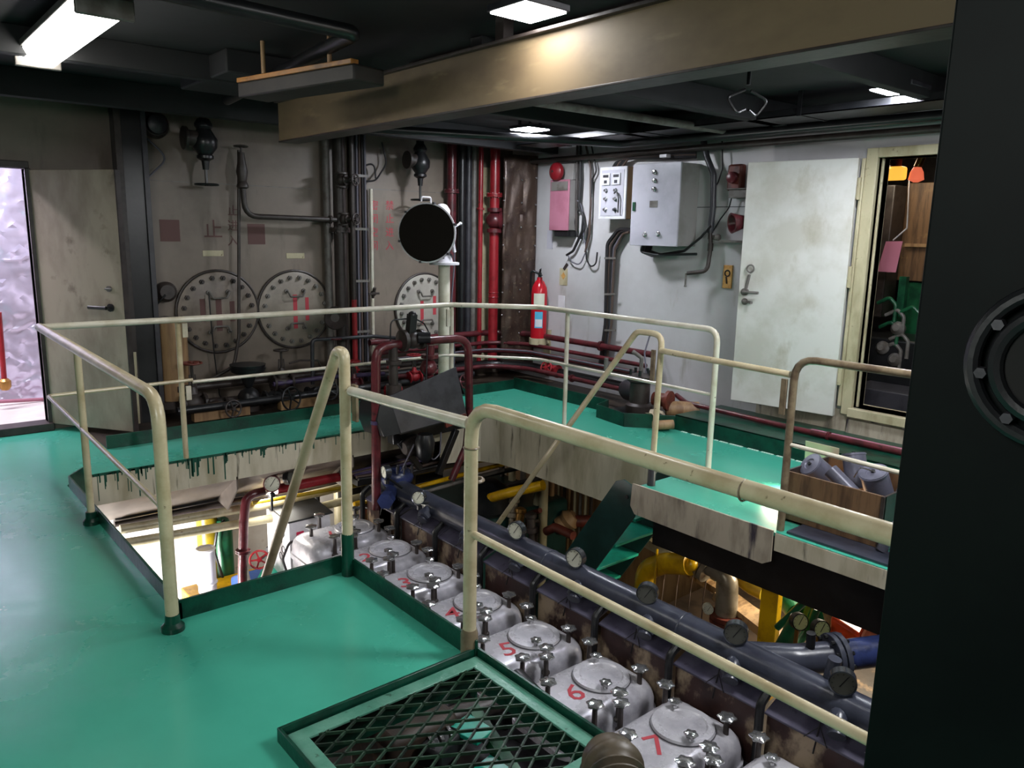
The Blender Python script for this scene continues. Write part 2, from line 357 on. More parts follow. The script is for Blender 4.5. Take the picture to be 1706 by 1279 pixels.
struct(m, 'trim_6', 'fascia', 0, label='deep cream girder curving along the far right edge of the opening')
m = MB()   # sloping soffit and brackets behind the far fascia
m.prism([(1.0, 5.52, -.22), (1.0, 5.95, -.5), (1.0, 5.97, -.5), (1.0, 5.54, -.22)], (2.9, 0, 0))
for x in (2.02, 2.98): m.prism([(x, 5.5, -.2), (x, 5.52, -.22), (x, 5.95, -.5), (x, 5.72, -.52), (x, 5.5, -.3)], (.012, 0, 0))
struct(m, 'trim_7', 'soffit', 0, label='sloping cream soffit plate with brackets below the far walkway')
# coamings
m = MB()
m.box((.9, 3.17, -.12), (.912, 5.3, .075)); m.bar((.906, 5.3, -.02), (1.06, 5.5, -.02), .012, .19)
m.box((.9, 3.17, -.16), (1.68, 3.182, .085)); m.box((1.672, 2.15, -.16), (1.684, 3.18, .085))
struct(m, 'trim_8', 'deckshaded', .002, label='dark green upstand around the near deck opening')
HB = 1.42
m = MB(); m.box((.89, 2.155, -.12), (1.69, 2.167, .05)); m.box((.885, HB, -.12), (.897, 2.167, .05)); m.box((1.682, HB, -.12), (1.694, 2.167, .05)); m.box((.885, HB-.012, -.12), (1.694, HB, .05))
struct(m, 'trim_9', 'deckshaded', .002, label='dark green rim around the grated hatch')
# curbs in front of the wall pipes
CY = 6.08; CX = 5.2
m = MB(); m.box((1.3, CY, 0), (CX, CY+.012, .1)); m.box((CX, 4.75, 0), (CX+.012, CY+.012, .12)); 
T = [(5.2, 4.75), (4.98, 4.68), (4.92, 4.3), (5.2, 3.98)]
for (a, b), (c, d) in zip(T[:-1], T[1:]): m.bar((a, b, .06), (c, d, .06), .01, .12)
m.box((CX, 1.0, 0), (CX+.012, 3.98, .13)); m.box((CX, 1.0, .12), (XR, 3.98, .13))
struct(m, 'trim_10', 'deckshaded', .002, label='dark green curb along the foot of the walls')
m = MB(); m.box((CX+.012, 1.0, .001), (XR, CY, .006)); m.box((1.3, CY+.012, .001), (XR, YB, .006)); struct(m, 'trim_15', 'grime', label='grimy oily gutter behind the green curb')  # dark plate over the deck green between curb and wall
m = MB(); y = 3.9
while y > 2.2:
    L_ = rnd.uniform(.03, .12); m.box((CX-.012-rnd.random()*.012, y-L_, 0), (CX, y, .004)); y -= L_+rnd.uniform(0, .05)
struct(m, 'trim_16', 'sealant', label='ragged white sealant line along the curb on the right walkway')
# kick plates and girder on the right walkway
k = thing('kick_plate', (3.79, 2.7, -.19), 'long cream kick plate with rounded corner and purple dirt, nearer the green stairs', 'kick plate')
m = MB(); m.prism([(3.785, 3.2, .015), (3.785, 3.21, -.14), (3.785, 3.17, -.19), (3.785, 2.22, -.2), (3.785, 2.17, -.17), (3.785, 2.17, .015)], (-.012, 0, 0)); build(m, 'plate', 'fasciadirty', k, .002)
m = MB(); m.prism([(3.8, 2.165, .0), (3.8, 2.165, -.105), (3.8, .4, -.105), (3.8, .4, .0)], (-.012, 0, 0))
build(m, 'kick_plate', 'fascia', bevel=.002, label='narrow cream edge strip below the wooden crate', cat='kick plate')
m = MB(); m.box((3.95, -1.4, -.435), (3.98, 3.15, -.08)); m.box((4.0, 3.13, -.46), (5.8, 3.16, -.08)); m.box((4.28, 3.2, -.42), (4.30, 3.22, -.1))
struct(m, 'trim_11', 'black', 0, label='dark girder below the right walkway')
# ceiling girders
for i, (a, b, wd, ht) in enumerate([((-2.4, 6.2), (5.8, 6.2), .1, .18), ((-2.4, 4.9), (2.2, 4.9), .08, .14), ((2.6, 3.4), (5.8, 3.4), .1, .16), ((2.6, 4.6), (5.8, 4.6), .1, .16), ((2.6, 2.2), (5.8, 2.2), .08, .14), ((3.6, 1.2), (3.6, 6.2), .08, .1), ((-2.4, 1.2), (1.7, 1.2), .08, .14)]):
    m = MB(); m.bar((a[0], a[1], ZC-ht/2), (b[0], b[1], ZC-ht/2), wd, ht)
    struct(m, 'trim_%d' % (20+i), 'ceiling', .004, label='dark sooty ceiling girder')
# corridor beyond the left door: crumpled foil lagging
rnd = random.Random(3)
m = MB(); nx, nz = 84, 84; vs_ = []; fs = []
for j in range(nz+1):
    for i in range(nx+1):
        vs_.append((-1.4+3.4*i/nx, 8.25+rnd.uniform(-.011, .011)+.03*math.sin(i*.31+j*.17)*math.sin(j*.23), -.2+2.9*j/nz))
for j in range(nz):
    for i in range(nx):
        a = j*(nx+1)+i
        if rnd.random() < .5: fs += [(a, a+1, a+nx+2), (a, a+nx+2, a+nx+1)]
        else: fs += [(a, a+1, a+nx+1), (a+1, a+nx+2, a+nx+1)]
m.add(vs_, fs); struct(m, 'wall_corridor', 'foil', label='crumpled silvery foil lagging beyond the left door')
m = MB(); m.box((-1.5, YB+.1, -.1), (2.2, 8.4, 0)); struct(m, 'floor_corridor', 'lowwhite')
m = MB(); m.box((2.0, YB+.1, 0), (2.1, 8.4, ZC)); m.box((-1.6, YB+.1, 0), (-1.5, 8.4, ZC)); struct(m, 'wall_corridor_end', 'lowwhite')
# next room shell
m = MB(); m.box((6.0, -1.5, -.12), (8.9, YB, -.02)); struct(m, 'floor_next_room', 'grime')
m = MB(); m.box((8.6, -1.5, 0), (8.7, YB, ZC)); struct(m, 'wall_next_room', 'sootpipe')

# ================================================================ DOORS
def door_leaf(name, hinge, free, z0, z1, th, m_, label, flip=1):
    h = V((hinge[0], hinge[1], z0)); f = V((free[0], free[1], z0)); d = (f-h).normalized(); n = V((-d.y, d.x, 0))*flip
    t = thing(name, h, label, 'door'); t['kind'] = 'structure'; del t['category']
    mb = MB(); mb.prism([h, f, f+n*th, h+n*th], (0, 0, z1-z0)); build(mb, 'leaf', m_, t, .004)
    return t, h, f, d, n
MT['doorleft'] = mat('left_door_paint', 'A69A88', 0.42, col2='8C8070', scale=2.2, stretch=(1.4, 1.4, .6), bump=0.08, col3='6A5E50', lo3=.6, hi3=.75, scale3=5)
t, h, f, d, n = door_leaf('door_1', (1.1, 6.93), (1.535, 6.28), .05, 2.0, .045, 'doorleft', 'open soot-stained cream door with lever handle by the bright left doorway', 1)
# visible face looks towards the camera (side of -n)
fn = n if n.dot(V((0, 0, 0))-h) > 0 else -n
p = h + d*.665 + fn*(.045 if fn == n else 0); p.z = 1.0
mb = MB(); mb.cyl(p, p+fn*.012, .03); mb.cyl(p, p+fn*.05, .012); mb.tube([p+fn*.05, p+fn*.05-d*.16], .014, 10); build(mb, 'handle', 'black', t)
q = p+V((0, 0, .14)); mb = MB(); mb.cyl(q, q+fn*.014, .022); mb.cyl(q+fn*.014-d*.03, q+fn*.014+d*.03, .006); build(mb, 'lock', 'greypipe', t)
mb = MB()
mb.prism([f+n*.0, f+n*.045, f+n*.045+d*.012, f+d*.012], (0, 0, 1.95)); build(mb, 'edge_strip', 'sootpipe', t)

MT['doorright'] = mat('right_door_paint', 'CFCDC8', 0.42, col2='BEBBB2', scale=2.5, bump=0.06, col3='A59E8C', lo3=.58, hi3=.78, scale3=4, stretch3=(1,1,.6))
hg = (5.80, 2.9); fr = (5.66, 3.74)
t, h, f, d, n = door_leaf('door_2', hg, fr, .25, 2.2, .045, 'doorright', 'wide open pale grey steel door folded back against the right wall', 1)
fn = V((-1, -.17, 0)).normalized(); 
if n.dot(fn) < 0: off = 0
else: off = .045
mb = MB(); p = h + d*.79; p.z = 1.17; p += fn*off
mb.cyl(p, p+fn*.03, .03); mb.tube([p+fn*.03, p+fn*.05, p+fn*.05-d*.13], .012, 10, .01); mb.ball(p+V((0, 0, -.08)), .028); mb.bar(p+V((0, 0, -.08)), p+V((0, 0, -.08))+fn*.05-d*.08, .02, .02); build(mb, 'handle', 'greypipe', t)
mb = MB(); mb.bar(p+V((0, 0, .02)), p+V((0, 0, .14))+fn*.02-d*.03, .018, .018); mb.torus(p+V((0, 0, .19))+fn*.02-d*.035, fn, .03, .007, 14, 6); build(mb, 'latch', 'greypipe', t)
for z in (.5, 1.25, 1.9):
    mb = MB(); mb.cyl((5.785, 2.885, z), (5.785, 2.885, z+.16), .016); build(mb, 'hinge', 'cream', t)

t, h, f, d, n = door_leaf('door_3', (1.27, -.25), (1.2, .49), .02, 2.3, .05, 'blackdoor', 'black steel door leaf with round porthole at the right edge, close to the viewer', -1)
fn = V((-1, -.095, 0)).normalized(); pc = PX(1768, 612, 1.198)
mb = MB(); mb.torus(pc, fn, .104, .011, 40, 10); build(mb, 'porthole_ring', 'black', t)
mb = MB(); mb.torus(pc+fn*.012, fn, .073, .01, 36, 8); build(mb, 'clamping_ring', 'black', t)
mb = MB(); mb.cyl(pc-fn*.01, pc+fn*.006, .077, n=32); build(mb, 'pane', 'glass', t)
for a in range(8):
    u, w_, _ = basis(fn); c = pc + (u*math.cos(a*PI/4+.2)+w_*math.sin(a*PI/4+.2))*.09
    mb = MB(); mb.cyl(c, c+fn*.018, .008, n=6); build(mb, 'bolt', 'darkgrey', t)

# ================================================================ LAMPS
def led(px_, lab, mm='lamp', s=.24):
    c = PZ(*px_, 2.5); t = thing('ceiling_lamp', (c.x, c.y, 2.5), lab, 'lamp')
    mb = MB(); mb.box((c.x-s/2-.012, c.y-s/2-.012, 2.502), (c.x+s/2+.012, c.y+s/2+.012, 2.53)); build(mb, 'housing', 'darkgrey', t, .004)
    mb = MB(); mb.box((c.x-s/2, c.y-s/2, 2.496), (c.x+s/2, c.y+s/2, 2.503)); build(mb, 'diffuser', mm, t)
    mb = MB(); mb.cyl((c.x, c.y, 2.53), (c.x, c.y, ZC), .012); build(mb, 'stem', 'darkgrey', t)
    for s_ in (-1, 1):
        mb = MB(); mb.box((c.x+s_*s/2-.01, c.y-.01, 2.53), (c.x+s_*s/2+.01, c.y+.01, ZC)); build(mb, 'bracket', 'darkgrey', t)
led((880, 21), 'square LED ceiling panel above the long beige beam, the largest square one', 'lamp', .22)
led((883, 216), 'square LED ceiling panel hanging below the beam in front of the corner', 'lampcool')
led((1498, 150), 'square LED ceiling panel nearest the right doorway', 'lampcool')
t = thing('fluorescent_lamp', (.9, 4.3, 2.42), 'long bright fluorescent ceiling fixture at top left', 'lamp')
mb = MB(); mb.box((.79, 3.62, 2.5), (1.01, 5.07, 2.53)); build(mb, 'housing', 'greypipe', t, .004)
mb = MB(); mb.prism([(.8, 3.65, 2.5), (.83, 3.65, 2.44), (.97, 3.65, 2.44), (1.0, 3.65, 2.5)], (0, 1.4, 0)); build(mb, 'diffuser', 'lampfl', t, .01)
for y in (3.63, 5.05):
    mb = MB(); mb.box((.79, y-.015, 2.43), (1.01, y+.015, 2.51)); build(mb, 'end_cap', 'greypipe', t, .006)
for y in (3.9, 4.8):
    mb = MB(); mb.cyl((.9, y, 2.53), (.9, y, ZC), .01); build(mb, 'hanger', 'darkgrey', t)
t = thing('lamp_box', V((1.9, 4.2, 2.33)), 'unlit sooty ceiling light fixture with amber rusty top, left of the beam end', 'lamp')
mb = MB(); A = PZ(405, 168, 2.3); B = PZ(585, 125, 2.3); mb.bar((1.86, 4.5, 2.36), (2.06, 3.55, 2.36), .2, .08); build(mb, 'housing', 'sootbox', t, .01)
mb = MB(); mb.bar((1.78, 4.48, 2.41), (1.98, 3.55, 2.41), .05, .025); build(mb, 'rusty_edge', 'amber', t, .003)
for y in (4.3, 3.75):
    mb = MB(); mb.cyl((1.8+(4.5-y)*.2, y, 2.4), (1.8+(4.5-y)*.2, y, ZC), .012); build(mb, 'hanger', 'tan', t)
# hoist beam
t = thing('hoist_beam', (2.45, 2.4, 2.2), 'long beige hoist beam running under the ceiling above the engine', 'beam')
mb = MB(); mb.box((2.39, -.4, 2.2), (2.405, 5.37, 2.46)); build(mb, 'web', 'beam', t, .003)
mb = MB(); mb.box((2.36, -.4, 2.455), (2.56, 5.37, 2.47)); mb.box((2.385, -.4, 2.195), (2.53, 5.37, 2.205)); build(mb, 'flange', 'sootpipe', t, .002)
for y in (.6, 3.0, 5.1):
    mb = MB(); mb.box((2.41, y-.01, 2.205), (2.52, y+.01, 2.455)); mb.box((2.43, y-.03, 2.47), (2.49, y+.03, ZC)); build(mb, 'stiffener', 'sootpipe', t)
# ceiling services
def pipe(name, lab, pts, r, m_, rad=.06, cat='pipe', group=None, n=12, fl=(), fr=1.6, extra=None):
    mb = MB(); mb.tube(pts, r, n, rad)
    if not fl: return build(mb, name, m_, label=lab, cat=cat, group=group)
    P = [V(p) for p in pts]
    t = thing(name, P[0] if P[0].z < P[-1].z else P[-1], lab, cat, group); tb = build(mb, 'tube', m_, t)
    for i, s in fl:
        c = P[i].lerp(P[i+1], s); dd = (P[i+1]-P[i]).normalized()
        mb = MB(); mb.cyl(c-dd*r*.35, c-dd*.002, r*fr, n=18); mb.cyl(c+dd*.002, c+dd*r*.35, r*fr, n=18)
        u, w_, _ = basis(dd)
        for a in range(6):
            o_ = (u*math.cos(a*PI/3)+w_*math.sin(a*PI/3))*r*fr*.82; mb.cyl(c+o_-dd*r*.5, c+o_+dd*r*.5, r*.14, n=6)
        build(mb, 'flange', m_, tb)
    return t
pipe('ceiling_pipe', 'black pipe under the ceiling in front of the right wall, farther one', [(3.2, 5.9, 2.42), (5.5, 5.0, 2.42), (5.6, .5, 2.42)], .035, 'black')
pipe('ceiling_pipe', 'sooty grey pipe slanting below the ceiling right of the beam', [(3.0, 4.0, 2.45), (5.7, 3.9, 2.45)], .03, 'greypipe')
pipe('ceiling_pipe', 'dark pipe across the ceiling at top left', [(-1.5, 3.2, 2.5), (1.9, 3.4, 2.5), (2.2, 5.8, 2.5)], .035, 'black')
pipe('ceiling_pipe', 'sooty pipe along the top of the right wall', [(5.74, 6.8, 2.36), (5.74, 1.0, 2.36)], .028, 'sootpipe')
pipe('ceiling_pipe', 'thin black pipe just above the right doorway', [(5.66, 4.6, 2.44), (5.66, 1.0, 2.4)], .018, 'black')
t = thing('cable_tray', (5.2, 3.8, 2.47), 'black perforated cable tray under the ceiling beside the right wall', 'cable tray')
mb = MB(); mb.box((5.1, 1.0, 2.44), (5.45, 6.0, 2.447)); mb.box((5.1, 1.0, 2.44), (5.107, 6.0, 2.49)); mb.box((5.443, 1.0, 2.44), (5.45, 6.0, 2.49)); build(mb, 'tray', 'black', t)
for i in range(6):
    mb = MB(); x = 5.14+i*.05; mb.tube([(x, 1.0, 2.46), (x+rnd.uniform(-.01, .01), 3.3, 2.463), (x, 6.0, 2.46)], .011, 8); build(mb, 'cable', 'cable' if i % 2 else 'cablegrey', t)
for y in (1.6, 3.0, 4.4, 5.6):
    mb = MB(); mb.box((5.09, y, 2.435), (5.46, y+.03, 2.441)); mb.box((5.09, y, 2.44), (5.1, y+.03, ZC)); build(mb, 'hanger', 'black', t)
t = thing('pulley_block', PZ(1245, 170, 2.4)+V((0, 0, -.12)), 'dark tangle of chain hoist gear hanging under the ceiling right of the beam', 'hoist')
c = PZ(1245, 165, 2.42)
mb = MB(); mb.cyl(c+V((0, 0, .08)), V((c.x, c.y, ZC)), .012); build(mb, 'chain', 'black', t)
mb = MB(); mb.bar(c+V((0, 0, .1)), c-V((0, 0, .08)), .07, .05); build(mb, 'body', 'black', t, .008)
for s_ in (-1, 1):
    mb = MB(); mb.tube([c+V((s_*.03, 0, .05)), c+V((s_*.14, s_*-.05, -.0)), c+V((s_*.1, 0, -.09)), c+V((s_*.02, 0, -.06))], .009, 8, .03); build(mb, 'cable_loop', 'cable', t)
for i, (x, y, z, lab) in enumerate([(2.0, 5.0, 2.5, 'dark duct box under the ceiling left of the beam end'), (3.3, 4.9, 2.46, 'dark duct box under the ceiling behind the beam')]):
    mb = MB(); mb.box((x-.25, y-.4, z-.03), (x+.25, y+.4, ZC)); build(mb, 'ceiling_duct', 'ceiling', bevel=.01, label=lab, cat='duct')
mb = MB(); mb.box((2.7, 1.5, 2.56), (3.2, 4.2, ZC)); build(mb, 'ceiling_duct', 'sootpipe', bevel=.01, label='flat brown duct on the ceiling directly right of the beam', cat='duct')

# ================================================================ RAILINGS
def railing(lab, base, cat='railing'): return thing('railing', base, lab, cat)
R1 = railing('long cream pipe railing around the left and far sides of the opening', (.86, 3.1, 0))
C = [(.85, 3.1, 0), (.85, 3.1, .97), (.85, 5.45, .99), (3.95, 5.5, .985), (4.5, 4.95, .985), (4.5, 3.13, .985), (4.5, 3.13, 0)]
mb = MB(); mb.tube(C[:3], .026, 14, .12); build(mb, 'top_rail', 'rail', R1)
mb = MB(); mb.tube([C[2], C[3], C[4], C[5], C[6]], .021, 14, .09); mb.ball(C[2], .026); build(mb, 'top_rail', 'railwhite', R1)
mb = MB(); mb.tube([(.86, 3.12, .5), (.86, 5.45, .56), (1.75, 5.5, .56)], .012, 10, .02); build(mb, 'mid_rail', 'rail', R1)
mb = MB(); mb.tube([(1.75, 5.5, .545), (3.95, 5.5, .545), (4.5, 4.95, .535), (4.5, 3.13, .53)], .012, 10, .2); build(mb, 'mid_rail', 'railwhite', R1)
for x, y, mm in [(.87, 4.56, 'rail'), (1.68, 5.52, 'rail'), (3.97, 5.5, 'railwhite'), (4.52, 4.62, 'railwhite')]:
    mb = MB(); mb.tube([(x, y, 0), (x, y, .98)], .019, 12); build(mb, 'post', mm, R1)
for x, y in [(.85, 3.1), (.87, 4.56)]:
    mb = MB(); mb.lathe([(.045, 0), (.045, .02), (.03, .035), (.028, .07)], (x, y, 0)); build(mb, 'foot', 'deckshaded', R1)
for z in (.86, .42):
    mb = MB(); mb.box((1.7, 5.49, z), (1.735, 5.505, z+.1)); build(mb, 'bracket', 'railwhite', R1, .002)
mb = MB(); mb.box((3.9, 5.47, .8), (3.935, 5.49, .95)); build(mb, 'bracket', 'railwhite', R1, .002)
mb = MB(); mb.torus((1.7, 5.5, .987), (1, 0, 0), .022, .004, 16, 6); mb.torus((3.95, 5.5, .985), (1, 0, 0), .022, .004, 16, 6); build(mb, 'joint', 'railbrown', R1)

R2 = thing('stair_handrail', (1.66, 3.14, 0), 'looped cream stair handrail at the far end of the near landing', 'handrail')
mb = MB(); mb.tube([(1.66, 3.13, 0), (1.66, 3.12, 1.07), (1.66, 3.185, 1.07), (1.66, 4.6, -1.1)], .026, 14, .05); build(mb, 'rail', 'rail', R2)
mb = MB(); mb.lathe([(.03, 0), (.03, .2), (.027, .21)], (1.66, 3.13, 0)); build(mb, 'sleeve', 'deckshaded', R2)
mb = MB(); mb.box((1.675, 3.05, .76), (1.69, 3.09, .93)); build(mb, 'bracket', 'railbrown', R2, .002)
mb = MB(); mb.tube([(1.668, 3.08, .9), (1.668, 2.2, .93)], .022, 14)
build(mb, 'removable_bar', 'railwhite', label='thick cream bar with worn dark marks closing the gap between the two near posts', cat='bar')
R3 = railing('thick cream pipe railing along the right edge of the landing, in the foreground', (1.67, 2.19, 0))
mb = MB(); mb.tube([(1.672, 2.19, 0), (1.672, 2.19, 1.0), (1.672, .2, .985)], .026, 16, .13); build(mb, 'top_rail', 'rail', R3)
mb = MB(); mb.tube([(1.672, 2.19, .51), (1.672, .2, .485)], .015, 12); build(mb, 'mid_rail', 'rail', R3)
mb = MB(); mb.lathe([(.034, 0), (.034, .1), (.028, .12)], (1.672, 2.19, 0)); build(mb, 'sleeve', 'railbrown', R3)
mb = MB(); mb.tube([(1.672, .2, 0), (1.672, .2, .985)], .022, 12); build(mb, 'post', 'rail', R3)
mb = MB(); mb.tube([(1.72, 2.24, .6), (1.72, 2.24, .93)], .018, 10); mb.torus((1.715, 2.22, .7), (0, 0, 1), .03, .007, 16, 6); build(mb, 'bracket', 'railbrown', R3)
mb = MB(); mb.torus((1.672, 2.19, .84), (0, 0, 1), .027, .004, 18, 6); mb.torus((1.672, 1.05, .988), (0, 1, 0), .027, .003, 18, 6); build(mb, 'weld', 'railbrown', R3)
R4 = thing('stair_handrail', (3.87, 3.13, 0), 'bent cream stair handrail above the green stairs', 'handrail')
mb = MB(); mb.tube([(3.88, 3.13, 0), (3.88, 3.11, 1.0), (3.86, 3.3, 1.0), (3.84, 4.75, -.85)], .02, 14, .07); build(mb, 'rail', 'rail', R4)
mb = MB(); mb.box((3.84, 3.13, .7), (3.855, 3.16, .9)); build(mb, 'bracket', 'railbrown', R4, .002)
mb = MB(); mb.lathe([(.026, 0), (.026, .12), (.022, .13)], (3.88, 3.13, 0)); build(mb, 'sleeve', 'darkgrey', R4)
mb = MB(); mb.tube([(3.86, 3.1, .9), (3.855, 2.2, .885)], .019, 12)
build(mb, 'removable_bar', 'rail', label='thin cream bar hooked between the bent stair handrail and the brown post', cat='bar')
R5 = railing('brown-soiled railing standing in front of the wooden crate', (3.86, 2.17, 0))
mb = MB(); mb.tube([(3.85, 2.17, 0), (3.85, 2.17, .98), (3.85, .5, .99)], .021, 14, .12); build(mb, 'top_rail', 'railbrown', R5)
mb = MB(); mb.tube([(3.85, 2.17, .5), (3.85, .5, .475)], .012, 10); build(mb, 'mid_rail', 'railwhite', R5)
mb = MB(); mb.box((3.83, 2.2, .66), (3.845, 2.235, .86)); build(mb, 'bracket', 'railbrown', R5, .002)

# ================================================================ HATCH GRATING
t = thing('hatch_grating', (1.29, 1.8, 0), 'green framed hatch cover of diamond expanded metal in the foreground', 'grating')
z0, z1 = .015, .024; x0, x1, y0, y1 = .905, 1.675, HB+.008, 2.148; fw = .055
for nm, a, b in [('frame_bar', (x0, y1-fw, z0), (x1, y1, z1)), ('frame_bar', (x0, y0, z0), (x1, y0+fw, z1)), ('frame_bar', (x0, y0+fw, z0), (x0+fw, y1-fw, z1)), ('frame_bar', (x1-fw, y0+fw, z0), (x1, y1-fw, z1))]:
    mb = MB(); mb.box(a, b); build(mb, nm, 'hatch', t, .002)
mb = MB(); ix0, ix1, iy0, iy1 = x0+fw-.005, x1-fw+.005, y0+fw-.005, y1-fw+.005
ax, ay = .112, .064   # diamond: long along X
def clipseg(p, q):
    t0, t1 = 0, 1; dx, dy = q[0]-p[0], q[1]-p[1]
    for pp, qq in ((-dx, p[0]-ix0), (dx, ix1-p[0]), (-dy, p[1]-iy0), (dy, iy1-p[1])):
        if abs(pp) < 1e-9:
            if qq < 0: return None
        else:
            r = qq/pp
            if pp < 0: t0 = max(t0, r)
            else: t1 = min(t1, r)
    return None if t0 >= t1 else ((p[0]+dx*t0, p[1]+dy*t0), (p[0]+dx*t1, p[1]+dy*t1))
nI = int((ix1-ix0)/ax)+2; nJ = int((iy1-iy0)/ay)+2
for i in range(-1, nI):
    for j in range(-1, nJ):
        cx_, cy_ = ix0+i*ax, iy0+j*ay
        for (sx, sy) in ((1, 1), (1, -1)):
            a = (cx_, cy_+ (ay/2 if sy < 0 else -ay/2)); a = (cx_, cy_); b = (cx_+ax/2, cy_+sy*ay/2)
            for (p, q) in ((a, b), ((cx_+ax/2, cy_+sy*ay/2), (cx_+ax, cy_))):
                s = clipseg(p, q)
                if s: mb.bar((s[0][0], s[0][1], .018), (s[1][0], s[1][1], .018), .0055, .010)
o = build(mb, 'expanded_mesh', 'mesh', t)
# ================================================================ ENGINE
PITCHY = .54
def yc(k): return 2.56 + (6-k)*PITCHY - (0.0 if k > 2 else .02)
E_ = thing('diesel_engine', (2.75, 3.0, ZL), 'long grey diesel engine with eight cylinders in the pit below the walkways', 'engine')
mb = MB(); mb.box((2.2, .7, ZL), (3.12, 5.45, -1.02)); build(mb, 'block', 'darkgrey', E_, .02)
for k in range(1, 9):
    y = yc(k)
    mb = MB(); mb.box((2.42, y-.24, -1.02), (3.1, y+.24, -.9)); build(mb, 'cylinder_head', 'greypipe' if k == 1 else 'darkgrey', E_, .015)
    # rusty shield panel behind the cover, lilac plate on top
    mb = MB(); mb.box((3.1, y-.25, -1.15), (3.116, y+.25, -.6)); build(mb, 'shield_panel', 'rustpanel', E_, .004)
    mb = MB(); mb.prism([(3.085, y-.255, -.6), (3.085, y+.255, -.6), (3.24, y+.255, -.545), (3.24, y-.255, -.545)], (0, 0, .012)); build(mb, 'top_plate', 'lilac', E_, .003)
    mb = MB(); mb.tube([(3.07, y+.27, -1.1), (3.07, y+.27, -.55), (3.14, y+.27, -.5)], .022, 10, .05); build(mb, 'riser_pipe', 'black', E_)
    mb = MB(); mb.tube([(3.08, y, -.66), (3.12, y, -.52), (3.14, y-.02, -.46)], .004, 6); mb.tube([(3.08, y-.06, -.6), (3.12, y, -.54), (3.08, y+.05, -.6)], .003, 6); build(mb, 'thin_wire', 'cable', E_)
mb = MB(); mb.box((3.1, 5.1, -1.2), (3.3, 5.3, -.5)); build(mb, 'end_plate', 'darkgrey', E_, .01)
mb = MB(); mb.box((2.4, .72, -1.0), (3.2, .76, -.6)); build(mb, 'end_plate', 'darkgrey', E_, .01)

def rounded_rect(x0, x1, y0, y1, r, n=5):
    out = []
    for cx_, cy_, a0 in ((x1-r, y1-r, 0), (x0+r, y1-r, PI/2), (x0+r, y0+r, PI), (x1-r, y0+r, 3*PI/2)):
        for i in range(n+1): a = a0+PI/2*i/n; out.append((cx_+r*math.cos(a), cy_+r*math.sin(a)))
    return out
def loft(mb, rings):
    n = len(rings[0]); o = []
    for r in rings: o += r
    fs = [(i*n+k, i*n+(k+1) % n, (i+1)*n+(k+1) % n, (i+1)*n+k) for i in range(len(rings)-1) for k in range(n)]
    fs += [tuple(range(n))[::-1], tuple(range((len(rings)-1)*n, len(rings)*n))]
    return mb.add(o, fs)
def knob_at(mb, x, y, z0, z1, R=.036):
    rings = []
    for (f, z) in ((.35, z1-.026), (.8, z1-.014), (1.0, z1-.006), (.97, z1), (.6, z1+.005), (.15, z1+.007)):
        rings.append([(x+math.cos(a*PI/12)*R*f*(1+.12*math.cos(6*a*PI/12)*min(1, f*1.2)), y+math.sin(a*PI/12)*R*f*(1+.12*math.cos(6*a*PI/12)*min(1, f*1.2)), z) for a in range(24)])
    loft(mb, rings)
def knob(nm, par, x, y, z0, z1, R):
    mb = MB(); knob_at(mb, x, y, z0, z1, R); kn = build(mb, nm, 'chrome', par, ang=50)
    mb = MB(); mb.lathe([(.024, z0), (.024, z0+.012), (.015, z0+.02), (.013, z1-.022)], (x, y, 0), n=10); build(mb, 'stem', 'sootpipe', kn if nm == 'hand_knob' else par)
